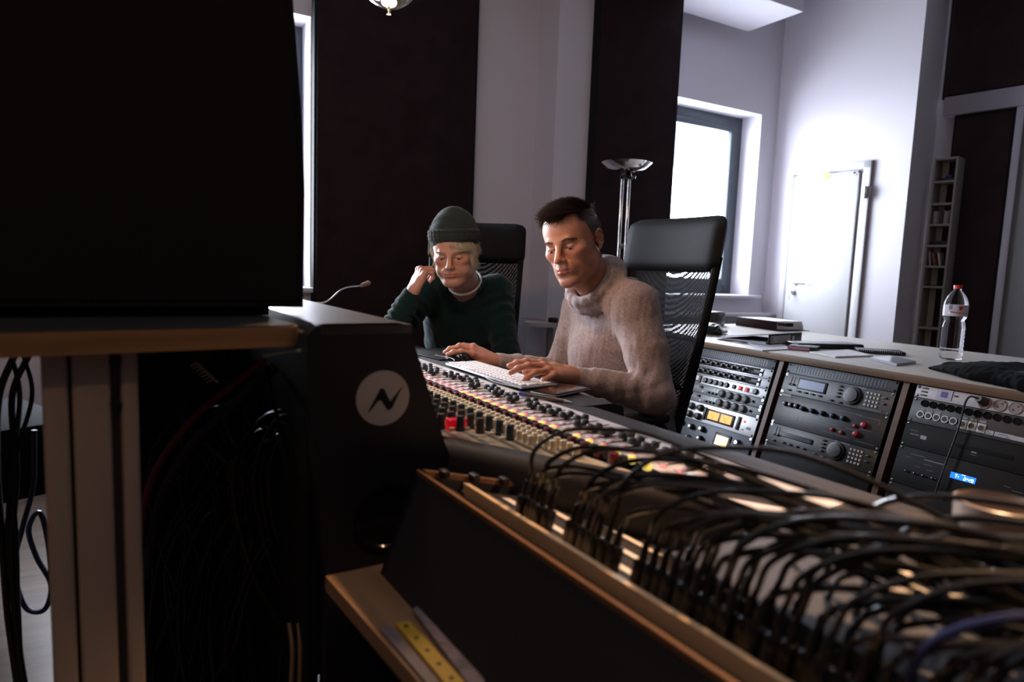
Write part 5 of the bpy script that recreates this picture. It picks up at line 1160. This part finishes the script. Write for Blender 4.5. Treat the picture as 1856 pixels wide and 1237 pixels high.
# left hand on the keyboard
kn = at(978, 668, 1.745); f_ = (kn-LWr)
hv, hf, fg, th = make_hand(LWr+Vector((-.008, -.01, .006)), f_.normalized(), Vector((-.10, -.50, 1)), -1, [(.24, .30, .2), (.26, .34, .22), (.36, .46, .28), (.55, .6, .3)], 1.6, [(.55, .55, -.50, .042), (.8, .35, -.35, .030), (.95, .1, -.2, .026)], 1.0, tuple(LWr+(LEl-LWr)*.25))
B2.add(hv, hf, hand_cols(hv, fg, th, skin2))
kn = at(856, 634, 2.15); f_ = kn-RWr
hv, hf, fg, th = make_hand(RWr+Vector((-.006, 0, .0)), f_+Vector((0, -.008, .004)), Vector((.30, -.45, 1)), 1, [(.22, .42, .35), (.30, .55, .45), (.45, .65, .5), (.55, .6, .5)], 1.0, [(.72, .52, -.30, .046), (.95, .15, -.10, .034), (1, -.05, -.05, .028)], .96, tuple(RWr+(REl-RWr)*.25))
B2.add(hv, hf, hand_cols(hv, fg, th, skin2))
# hidden trunk and limbs, one surface with the neck and the hands
def trunk(B, nb, chest, pelvis, arms, legs, skin):
    ps = [p for l in (arms+legs) for p in l]+[nb, chest, pelvis]
    g = SDF([min(p[i] for p in ps)-.2 for i in range(3)], [max(p[i] for p in ps)+.2 for i in range(3)], .011)
    g.cone(nb+Vector((0, 0, .02)), chest, .050, .075, .03); g.cone(chest, pelvis, .085, .10, .04)
    for a, b, c_ in arms: g.cone(chest+Vector((0, 0, .04)), a, .07, .045, .03); g.cone(a, b, .040, .032, .02); g.cone(b, c_, .031, .022, .01)
    for a, b, c_ in legs: g.cone(pelvis, a, .10, .085, .03); g.cone(a, b, .075, .05, .02); g.cone(b, c_, .045, .03, .02)
    v, f = g.mesh(); B.add(v, f, np.tile(np.array(skin), (len(v), 1)))
pel = Vector((.42, 2.20, .56)); chest2 = (LSh+RSh)/2+Vector((.035, .015, -.12))
kL, kR = Vector((.10, 1.62, .56)), Vector((.03, 2.02, .56))
kL = pel+D(248)*.40+D(158)*.10+Vector((0, 0, -.01)); kR = pel+D(248)*.42+D(338)*.10
aL, aR = kL+Vector((.0, .02, -.44)), kR+Vector((.0, .02, -.44))
trunk(B2, nbase, chest2, pel, [(LSh, LEl, LWr+(LEl-LWr)*.12), (RSh, REl, RWr+(REl-RWr)*.12)], [(pel+D(158)*.09, kL, aL), (pel+D(338)*.09, kR, aR)], skin2)
pw(B2.build(P2))
# hair
rs = np.random.RandomState(3)
idx = np.where(mk)[0]; pick = rs.choice(idx, min(17000, len(idx)), replace=False); rv, rn_ = v[pick], n[pick]
topw = sm(rv[:, 2], .070, .100); frontw = sm(rv[:, 1], .0, .05)
dirs = rn_*(.22+.14*topw*frontw)[:, None]+np.stack([.22*rv[:, 0]/.08*0+.25*topw*(.5-frontw), (-.25*(1-topw)+topw*(.35+.9*frontw)), -.9*(1-topw)+topw*(.30*frontw+.15)], 1)
dirs += rs.normal(size=dirs.shape)*.06; lens = .010+.004*rs.rand(len(pick))+topw*(.012+.024*frontw)*(.6+.6*rs.rand(len(pick)))
curl = np.stack([0*topw+.2*topw, -.15*topw*frontw, -.35*topw*frontw-.2*(1-topw)], 1)*1.0
g_ = (1-sm(rv[:, 2], .055, .09))[:, None]*(.45+.5*rs.rand(len(pick)))[:, None]
hc = (hc_top*(1-g_)+np.array((.22, .20, .19))*g_)*(.6+.8*rs.rand(len(pick), 1))
pw(strands('hair', rv-rn_*.001, dirs, lens, curl, .00055, hc, P2, HM2, hairm))
def brows(v, n, P, HM, col, thick=1.0, N=420, ln=.008):
    rs = np.random.RandomState(5); roots = []; dirs = []
    for x in (-1, 1):
        t = rs.rand(N//2); ax = .011+.037*t; zz = .0195+.0065*np.sin(np.minimum(t*1.25, 1.2)*2.0)-.004*t+rs.normal(size=len(t))*.0016*thick; 
        for a, z_ in zip(ax, zz):
            d = (v[:, 0]-x*a)**2+(v[:, 2]-z_)**2+(v[:, 1] < .04)*1.0; i = d.argmin(); roots.append(v[i]-n[i]*.0006); dirs.append(n[i]*.25+np.array([x*1.0, -.25, .25-.5*(a-.011)/.037]))
    roots = np.array(roots); dirs = np.array(dirs)+rs.normal(size=roots.shape)*.1
    return strands('eyebrows', roots, dirs, np.full(len(roots), ln)*(.7+.5*rs.rand(len(roots))), np.zeros(3), .0005, np.tile(np.array(col), (len(roots), 1))*(.7+.6*rs.rand(len(roots), 1)), P, HM, hairm, 3)
pw(brows(v, n, P2, HM2, (.035, .022, .016)))
for x in (-1, 1):
    c0 = Vector((x*.031, .0765, -.0005))
for o in (1,):
    e0 = len(bpy.data.objects); before = set(bpy.data.objects); eyes(P2, HM2, (0, .80, -.45), (.06, .05, .045))
    for ob in set(bpy.data.objects)-before:
        if ob.parent == P2: pw(ob)
# hoodie
def hoodie():
    g = SDF((-.06, 1.65, .44), (.72, 2.62, 1.22), .0046)
    A = lambda p: Vector(p)
    fw, lf = D(250), D(160)
    ch = chest2; 
    g.ell(ch+Vector((0, 0, -.03)), (.125, .165, .17), .02, Matrix.Rotation(-R(250-90), 3, 'Z') @ Matrix.Identity(3))
    g.cone(ch+lf*.05+Vector((0, 0, .02)), pel+lf*.05+Vector((-.02, 0, .08)), .120, .135, .05); g.cone(ch-lf*.06+Vector((0, 0, .02)), pel-lf*.06+Vector((-.02, 0, .08)), .118, .135, .05)
    g.cone(ch+fw*.06+Vector((0, 0, -.05)), pel+fw*.075+Vector((0, 0, .12)), .09, .125, .05)
    g.cone(nbase+Vector((.01, .0, -.01)), LSh+Vector((-.01, 0, .0)), .066, .066, .05); g.cone(nbase+Vector((.01, .01, -.01)), RSh+Vector((0, 0, .0)), .064, .064, .05)
    g.cone(LSh, LSh*.5+LEl*.5+Vector((.008, 0, 0)), .071, .062, .035); g.cone(LSh*.5+LEl*.5+Vector((.008, 0, 0)), LEl, .062, .056, .02); g.ell(LEl+Vector((.006, 0, -.004)), (.058, .055, .052), .02)
    lw = LWr+(LEl-LWr)*.06; rw = RWr+(REl-RWr)*.05; lm_ = LWr+(LEl-LWr)*.30; rm2 = RWr+(REl-RWr)*.30
    g.cone(LEl, lm_+Vector((0, 0, .002)), .054, .040, .02); g.cone(lm_, lw, .0345, .0325, .010)
    g.cone(RSh, REl, .067, .054, .035); g.cone(REl, rm2, .052, .038, .02); g.cone(rm2, rw, .033, .0315, .010)
    for w0, w1 in ((lw, LWr-(LEl-LWr)*.3), (rw, RWr-(REl-RWr)*.3)): g.cone(w0, w1, .0235, .0235, .001, op='cut')
    # hood: thick collar roll round the neck, bag behind
    axn = (HM2 @ Vector((0, -.005, -.08)))-nbase; c0 = nbase+axn*.22; ring = []
    hf = Vector((HM2[0][1], HM2[1][1], 0)).normalized(); hf = D(236); hs = D(326)
    ef = D(326).cross(axn).normalized(); ef = ef if ef.dot(D(236)) > 0 else -ef; hs = D(326)
    for i in range(17):
        a = 2*math.pi*i/16; fr_ = math.cos(a); sd = math.sin(a)
        ring.append(c0+ef*.078*fr_+hs*.080*sd)
    for i in range(16):
        fr0 = math.cos(2*math.pi*i/16); fr1 = math.cos(2*math.pi*(i+1)/16)
        g.cone(ring[i], ring[i+1], .027-.005*fr0, .027-.005*fr1, .012); g.cone(ring[i]+axn*.26, ring[i+1]+axn*.26, .016, .016, .010)
    bk = c0-hf*.085
    g.ell(bk-hf*.030+Vector((0, 0, -.020)), (.075, .060, .048), .02, Matrix.Rotation(-R(236-90), 3, 'Z'))
    g.cone(bk-hs*.055+Vector((0, 0, .0))-hf*.01, bk-hs*.075-hf*.07+Vector((0, 0, -.055)), .034, .026, .02); g.cone(bk+hs*.05, bk+hs*.06-hf*.05+Vector((0, 0, -.04)), .034, .028, .02)
    g.ell(bk-hf*.075+Vector((0, 0, -.030))-hs*.02, (.085, .060, .042), .02, Matrix.Rotation(-R(236-90), 3, 'Z')); g.cone(ring[12]-hf*.01, bk-hs*.060-hf*.085+Vector((0, 0, -.045)), .028, .030, .02)
    g.cone(bk-hs*.07-hf*.075+Vector((0, 0, -.058)), bk+hs*.05-hf*.08+Vector((0, 0, -.05)), .024, .024, .02)
    g.cone(nbase+Vector((-.005, -.005, .0)), HM2 @ Vector((0, -.005, -.08)), .054, .060, .006, op='cut')
    for i in range(16):    # groove under the roll
        a, b = ring[i], ring[i+1]; da = (a-c0).normalized(); db = (b-c0).normalized(); aa = axn.normalized()*-.022
        g.cone(a+da*.024+aa, b+db*.024+aa, .0035, .0035, .010, op='cut')
    g.half(pel+Vector((0, 0, -.06)), (0, 0, -1)); g.blur(1)
    v, f = g.mesh(); n = vnormals(v, f); d = np.zeros_like(v)
    d += seg_folds(v, n, lw, LEl, .06, .0024, .050, .07, .20, 1.0, 1.2); d += seg_folds(v, n, LSh, LEl, .085, .0026, .075, .13, .26, 2.2, 1.0)
    d += seg_folds(v, n, rw, REl, .06, .0026, .045, .07, .22, .5); d += seg_folds(v, n, chest2, pel, .20, .0035, .10, .10, .40, .7, 1.0)
    d += n*(.0016*wob(v, 60, 4)+.0012*wob(v, 130, 8))[:, None]
    # armhole seam on the near shoulder
    q_ = v-np.array(LSh+Vector((.0, 0, -.005))); sa = np.array((LSh-RSh).normalized()+Vector((0, 0, -.25))); sa /= np.linalg.norm(sa); t = q_@sa; rr = np.linalg.norm(q_, axis=1)
    d -= n*(.0022*np.exp(-(t/.004)**2)*(rr < .12))[:, None]
    return v+d, f
hm = mat('heathered knit', (.34, .265, .25), .92, bump=.7, bscale=420, var=.22, vscale=150, spec=.15, sheen=.25)
v_, f_2 = hoodie(); ho = pw(npmesh('hoodie', v_, f_2, hm, P2))
def trousers(P, pel, hips, knees, ankles, m):
    g = SDF([min(p[i] for p in hips+knees+ankles+[pel])-.16 for i in range(3)], [max(p[i] for p in hips+knees+ankles+[pel])+.16 for i in range(3)], .009)
    for h_, k_, a_ in zip(hips, knees, ankles): g.cone(pel, h_, .12, .10, .04); g.cone(h_, k_, .095, .068, .03); g.cone(k_, a_, .066, .052, .02)
    g.half(pel+Vector((0, 0, .10)), (0, 0, 1)); v, f = g.mesh(); n = vnormals(v, f); v = v+n*(.004*wob(v, 50, 9))[:, None]; return pw(npmesh('trousers', v, f, m, P))
def shoes(P, ankles, az):
    for a in ankles:
        g = SDF((a.x-.3, a.y-.3, -.01), (a.x+.3, a.y+.3, .14), .006); b = Vector((a.x, a.y, .045)); g.cone(b, b+D(az)*.16+Vector((0, 0, -.012)), .042, .034, .02); g.cone(b, b+Vector((0, 0, .05)), .042, .044, .02); g.half((0, 0, 0.001), (0, 0, -1)); v, f = g.mesh(); pw(npmesh('shoe', v, f, blkm, P))
trousers(P2, pel, [pel+D(158)*.09, pel+D(338)*.09], [kL, kR], [aL+Vector((0, 0, -.02)), aR+Vector((0, 0, -.02))], mat('grey denim', (.13, .12, .125), .85, bump=.3, bscale=300)); shoes(P2, [aL, aR], 248)
# ================================================= the man in the beanie
P1 = thing('person', 'person in a dark green beanie and dark sweater resting a cheek on one fist', 'person', (at(835, 640, 2.3).x, at(835, 640, 2.3).y, 0))
inv = Matrix.Translation(-P1.location)
skin1 = (.42, .22, .155)
hp = at(824, 458, 2.60); HM1 = headM(hp, 187, 16, 3, .97) @ Matrix.Diagonal((1.11, 1.03, 1, 1))
nbase1 = at(843, 521, 2.74); nl = HM1.inverted() @ nbase1
v, f, c, n = make_head(dict(neck=tuple(nl), skin=skin1, stub=.35, lid=.0036, heavy=True)); B1 = Body(); B1.add(tow(HM1, v), f, c)
RS1, RE1, RW1 = at(778, 522, 2.78), at(705, 612, 2.56), at(750, 526, 2.50)
LS1, LE1 = at(898, 528, 2.83), at(918, 640, 2.72); LW1 = LE1+Vector((-.10, -.10, -.20))
f1 = at(770, 477, 2.515)-RW1
hv, hf, fg, th = make_hand(RW1, f1, Vector((-1, -.75, .28)), 1, [(1.15, 1.45, .9), (1.2, 1.45, .9), (1.2, 1.4, .9), (1.2, 1.35, .85)], .2, [(.8, .25, -.55, .040), (.7, -.1, -.7, .030), (.3, -.5, -.75, .026)], .93, tuple(RW1+(RE1-RW1)*.3))
B1.add(hv, hf, hand_cols(hv, fg, th, skin1))
hv, hf, fg, th = make_hand(LW1, Vector((-.5, -1, -.2)), Vector((0, -.2, 1)), -1, [(.3, .4, .3)]*4, 1, None, .93, tuple(LW1+(LE1-LW1)*.3)); B1.add(hv, hf, hand_cols(hv, fg, th, skin1))
pel1 = Vector((-.17, 3.0, .56)); chest1 = (RS1+LS1)/2+Vector((-.0, .03, -.12))
k1a, k1b = pel1+Vector((-.14, -.42, .0)), pel1+Vector((.14, -.42, .0)); a1a, a1b = k1a+Vector((0, .05, -.46)), k1b+Vector((0, .05, -.46))
trunk(B1, nbase1, chest1, pel1, [(RS1, RE1, RW1+(RE1-RW1)*.1), (LS1, LE1, LW1)], [(pel1+Vector((-.09, 0, 0)), k1a, a1a), (pel1+Vector((.09, 0, 0)), k1b, a1b)], skin1)
pw(B1.build(P1)); pw(brows(v, n, P1, HM1, (.16, .11, .07), .8, 300, .007))
before = set(bpy.data.objects); eyes(P1, HM1, (0, .85, -.4), (.05, .07, .09))
for ob in set(bpy.data.objects)-before:
    if ob.parent == P1: pw(ob)
# beanie
g = SDF((-.12, -.15, -.06), (.12, .14, .22), .003)
g.ell((0, -.018, .060), (.089, .106, .100), .001); g.ell((0, -.03, .115), (.060, .068, .062), .035)
g.half((0, .085, .048), (0, .28, -1), .004)
def tiltz(x, y): return 0
cu = []
for i in range(33):
    a = 2*math.pi*i/32; cu.append(Vector((.0865*math.sin(a), -.016+.1035*math.cos(a), .052+.028*math.cos(a)*.9)))
for i in range(32):
    g.cone(cu[i], cu[i+1], .0065, .0065, .006); g.cone(cu[i]+Vector((0, 0, .014)), cu[i+1]+Vector((0, 0, .014)), .0072, .0072, .006); g.cone(cu[i]*.985+Vector((0, 0, .030)), cu[i+1]*.985+Vector((0, 0, .030)), .0070, .0070, .006)
g.ell((0, -.016, .035), (.0795, .0965, .085), .002, op='cut')
vv, ff = g.mesh(); nn_ = vnormals(vv, ff); an_ = np.arctan2(vv[:, 0], vv[:, 1]+.016)
vv = vv+nn_*(.0007*np.sin(an_*110)*(1-sm(vv[:, 2], .13, .16))+.0025*wob(vv, 55, 3)*sm(vv[:, 2], .09, .13))[:, None]
pw(npmesh('beanie', tow(HM1, vv), ff, mat('dark green knit', (.020, .027, .024), .95, bump=.6, bscale=500, spec=.1, sheen=.1), P1))
# blond hair from under the beanie
x, y, z = v.T; mk1 = ((np.abs(x) > .054) & (y < .052) & (z < .058) & (z > -.025-.02*(y < .0)) ) | ((y < -.03) & (z < .05) & (z > -.06)) | ((z > .050) & (z < .062) & (y > .03))
mk1 &= ~((x > 0) & (y > .022)); mk1 &= ~((np.abs(x) > .066) & (((y+.012)/.02)**2+((z+.002)/.026)**2 < 1))
idx = np.where(mk1)[0]; pick = rs.choice(idx, min(12000, len(idx)), replace=False); rv, rn_ = v[pick], n[pick]
dirs = rn_*.22+np.stack([np.sign(rv[:, 0])*.30*(rv[:, 1] > .03), -.35+.25*(rv[:, 1] > .03), -1.0+0*rv[:, 0]], 1)+rs.normal(size=(len(pick), 3))*.16
lens = .020+.022*rs.rand(len(pick)); lens *= np.where(rv[:, 1] > .055, .55, 1)
hc = np.array((.56, .49, .38))*(.45+.75*rs.rand(len(pick), 1))
pw(strands('hair', rv, dirs, lens, np.array([.0, .25, .1]), .0005, hc, P1, HM1, hairm))
# left side lock swept under the brim (on the side of the forehead)
N = 1400; t = rs.rand(N); rt = np.stack([-.012-.052*t, .086-.040*t**2, .054-.004*t], 1); dr = np.stack([-.75-.2*t, .15-.3*t, -.55-.5*t], 1)+rs.normal(size=(N, 3))*.12
lk = strands('hair_lock', rt, dr, .022+.018*rs.rand(N), np.array([-.1, -.3, -.6]), .0005, np.array((.58, .51, .39))*(.5+.7*rs.rand(N, 1)), P1, HM1, hairm); pw(lk)
def sweater():
    g = SDF((-.68, 2.30, .50), (.16, 3.25, 1.16), .005)
    g.cone(chest1+Vector((-.055, 0, .0)), pel1+Vector((-.06, -.04, .06)), .115, .145, .05); g.cone(chest1+Vector((.055, 0, .0)), pel1+Vector((.06, -.04, .06)), .115, .145, .05)
    g.cone(nbase1+Vector((0, .02, -.03)), RS1, .060, .068, .05); g.cone(nbase1+Vector((0, .02, -.03)), LS1, .060, .068, .05)
    g.cone(RS1, RE1+Vector((.01, .01, .0)), .066, .054, .03); rw = RW1+(RE1-RW1)*.10; rm3 = RW1+(RE1-RW1)*.32
    g.cone(RE1, rm3, .052, .044, .02); g.cone(rm3, rw, .040, .035, .01); g.cone(rw, RW1-(RE1-RW1)*.35, .0225, .0225, .001, op='cut')
    g.cone(LS1, LE1, .068, .056, .03); g.cone(LE1, LW1+(LE1-LW1)*.15, .052, .036, .02)
    hf, hs = D(190), D(280); c0 = nbase1+Vector((0, -.02, .004)); ring = [c0+hf*(.074*math.cos(2*math.pi*i/16))+hs*(.070*math.sin(2*math.pi*i/16))+Vector((0, 0, -.052*math.cos(2*math.pi*i/16)+.008)) for i in range(17)]
    for i in range(16): g.cone(ring[i], ring[i+1], .0085, .0085, .010)
    g.cone(c0+hf*.03+Vector((0, 0, -.012)), HM1 @ Vector((0, .0, -.09)), .060, .070, .004, op='cut')
    g.half(pel1+Vector((0, 0, -.02)), (0, 0, -1)); g.blur(1); v, f = g.mesh(); n = vnormals(v, f); d = np.zeros_like(v)
    d += seg_folds(v, n, rw, RE1, .065, .0045, .030, .05, .25, .3); d += seg_folds(v, n, RS1, RE1, .08, .005, .045, .10, .30, 1.2); d += seg_folds(v, n, LS1, LE1, .08, .0045, .05, .05, .25, 2.0, 1.8); d += seg_folds(v, n, chest1, pel1, .2, .006, .08, .06, .4, .4, 1.6)
    d += n*(.0018*wob(v, 60, 14)+.001*wob(v, 130, 18))[:, None]; return v+d, f, ring
v_, f_2, ring1 = sweater(); pw(npmesh('sweater', v_, f_2, mat('deep green wool', (.004, .017, .0165), .95, bump=.6, bscale=420, spec=.12, sheen=.12, var=.2, vscale=120), P1))
ts = MB(); hf, hs = D(190), D(280); c0 = nbase1+Vector((0, -.02, .010)); rp = [c0+hf*(.068*math.cos(2*math.pi*i/24))+hs*(.066*math.sin(2*math.pi*i/24))+Vector((0, 0, -.050*math.cos(2*math.pi*i/24)+.012)) for i in range(25)]
ts.tube(rp, .0048, 8); pw(ts.build('undershirt', mat('white shirt', (.62, .58, .53), .85), P1))
trousers(P1, pel1, [pel1+Vector((-.09, 0, 0)), pel1+Vector((.09, 0, 0))], [k1a, k1b], [a1a, a1b], mat('dark jeans', (.02, .022, .03), .85, bump=.3, bscale=300)); shoes(P1, [a1a, a1b], 180)
# ---------------------------------------------------------------- office chairs
meshm = bpy.data.materials.new('chair mesh'); meshm.use_nodes = True; nt = meshm.node_tree; b = nt.nodes['Principled BSDF']; b.inputs['Base Color'].default_value = (.005, .005, .006, 1); b.inputs['Specular IOR Level'].default_value = .2; b.inputs['Roughness'].default_value = .8
tc = nt.nodes.new('ShaderNodeTexCoord'); vo = nt.nodes.new('ShaderNodeTexVoronoi'); vo.inputs['Scale'].default_value = 260; vo.inputs['Randomness'].default_value = .15; gt = nt.nodes.new('ShaderNodeMath'); gt.operation = 'GREATER_THAN'; gt.inputs[1].default_value = .34
nt.links.new(tc.outputs['Object'], vo.inputs['Vector']); nt.links.new(vo.outputs['Distance'], gt.inputs[0]); nt.links.new(gt.outputs[0], b.inputs['Alpha'])
leather = mat('black leather', (.006, .0065, .008), .68, bump=.10, bscale=40, spec=.22)
def chair(base, az, label, tz):
    """x to the sitter's left, y backwards, z up; tz = top of the headrest"""
    t = thing('office_chair', label, 'office chair', frame(Vector((base.x, base.y, 0)), D(az+90+180)), 'black mesh-back office chairs')
    k = tz-1.26
    MB().box((0, .0, .47+k*.3), (.50, .48, .09), bev=.035, seg=4).build('seat', leather, t)
    def back(x, z):  # y of the curved back at height
        return .20+.21*(max(0, z-.42)/.8)**.62-.25*((x/.27)**2)*.25
    hz0, hz1 = tz-.185, tz
    h = MB(); nx_, nz_ = 16, 10; vs = []; fs = []
    for side in (0, 1):
        for j in range(nz_+1):
            for i in range(nx_+1):
                u_, w_ = i/nx_*2-1, j/nz_*2-1; x = .225*math.copysign(abs(u_)**.8, u_); z = (hz0+hz1)/2+(hz1-hz0)/2*math.copysign(abs(w_)**.8, w_); x *= 1-.07*abs(w_)**8; z -= (z-(hz0+hz1)/2)*.10*abs(u_)**8
                th_ = .036*math.sqrt(max(0, 1-abs(u_)**5))*math.sqrt(max(0, 1-abs(w_)**4)); vs.append((x, back(x, z)+(th_ if side else -th_), z))
    n_ = (nx_+1)*(nz_+1)
    for side in (0, 1):
        for j in range(nz_):
            for i in range(nx_):
                a = side*n_+j*(nx_+1)+i; fs.append((a, a+1, a+nx_+2, a+nx_+1) if side else (a, a+nx_+1, a+nx_+2, a+1))
    h.raw(vs, fs).build('headrest', leather, t, ang=80)
    m = MB(); vs = []; fs = []
    for j in range(13):
        z = .52+k*.3+(hz0+.02-.52-k*.3)*j/12
        for i in range(11): x = -.205+.041*i; x *= (.86+.14*j/12); vs.append((x, back(x, z), z))
    for j in range(12):
        for i in range(10): a = j*11+i; fs.append((a, a+1, a+12, a+11))
    m.raw(vs, fs).build('mesh_back', meshm, t)
    for s_ in (-1, 1):
        fr = []; 
        for j in range(13):
            z = .45+k*.3+(hz0+.05-.45-k*.3)*j/12; x = s_*.207*(.86+.14*j/12); fr.append((x, back(x, z)+.004, z))
        MB().tube(fr, [.016-.002*abs(j-6)/6 for j in range(13)], 10).build('back_frame', blkm, t)
        ar = [(s_*.27, .18, .47+k*.3), (s_*.30, .14, .55), (s_*.30, .05, .665), (s_*.30, -.10, .68), (s_*.30, -.17, .67)]
        MB().tube(spline(ar[:3], 6), .014, 8).build('armrest_bracket', blk, t); MB().box((s_*.30, -.05, .672), (.06, .26, .032), bev=.014, seg=3).build('armrest_pad', blk, t)
    lb_ = MB(); 
    for z in (.70+k*.5, .86+k*.6): lb_.tube([(x, back(x, z)+.035-.5*x*x, z) for x in [-.19+.038*i for i in range(11)]], .010, 8)
    lb_.build('lumbar_bar', blk, t)
    MB().cyl((0, .02, .12), (0, .02, .43+k*.3), .03, n=20).build('gas_column', chrome, t)
    for i in range(5):
        a = 2*math.pi*i/5+.3; e = (.30*math.cos(a), .02+.30*math.sin(a), .075); l = MB().tube([(0, .02, .115), (e[0]*.6, .02+(e[1]-.02)*.6, .10), e], [.03, .024, .016], 10).build('base_leg', blk, t)
        MB().cyl((e[0]-.012, e[1], .028), (e[0]+.012, e[1], .028), .028, n=18).build('caster', blk, l)
    return t
hc2 = at(1246, 441, 2.32); az2 = 238
cb2 = Vector((hc2.x, hc2.y, 0))-D(az2+180)*.44
chair(cb2, az2, 'black high-backed office chair right behind the person in the grey hoodie', hc2.z+.085)
hc1 = at(868, 438, 3.15); az1 = 184
chair(Vector((hc1.x, hc1.y, 0))-D(az1+180)*.44, az1, 'black high-backed office chair behind the person in the dark green beanie', hc1.z+.085)
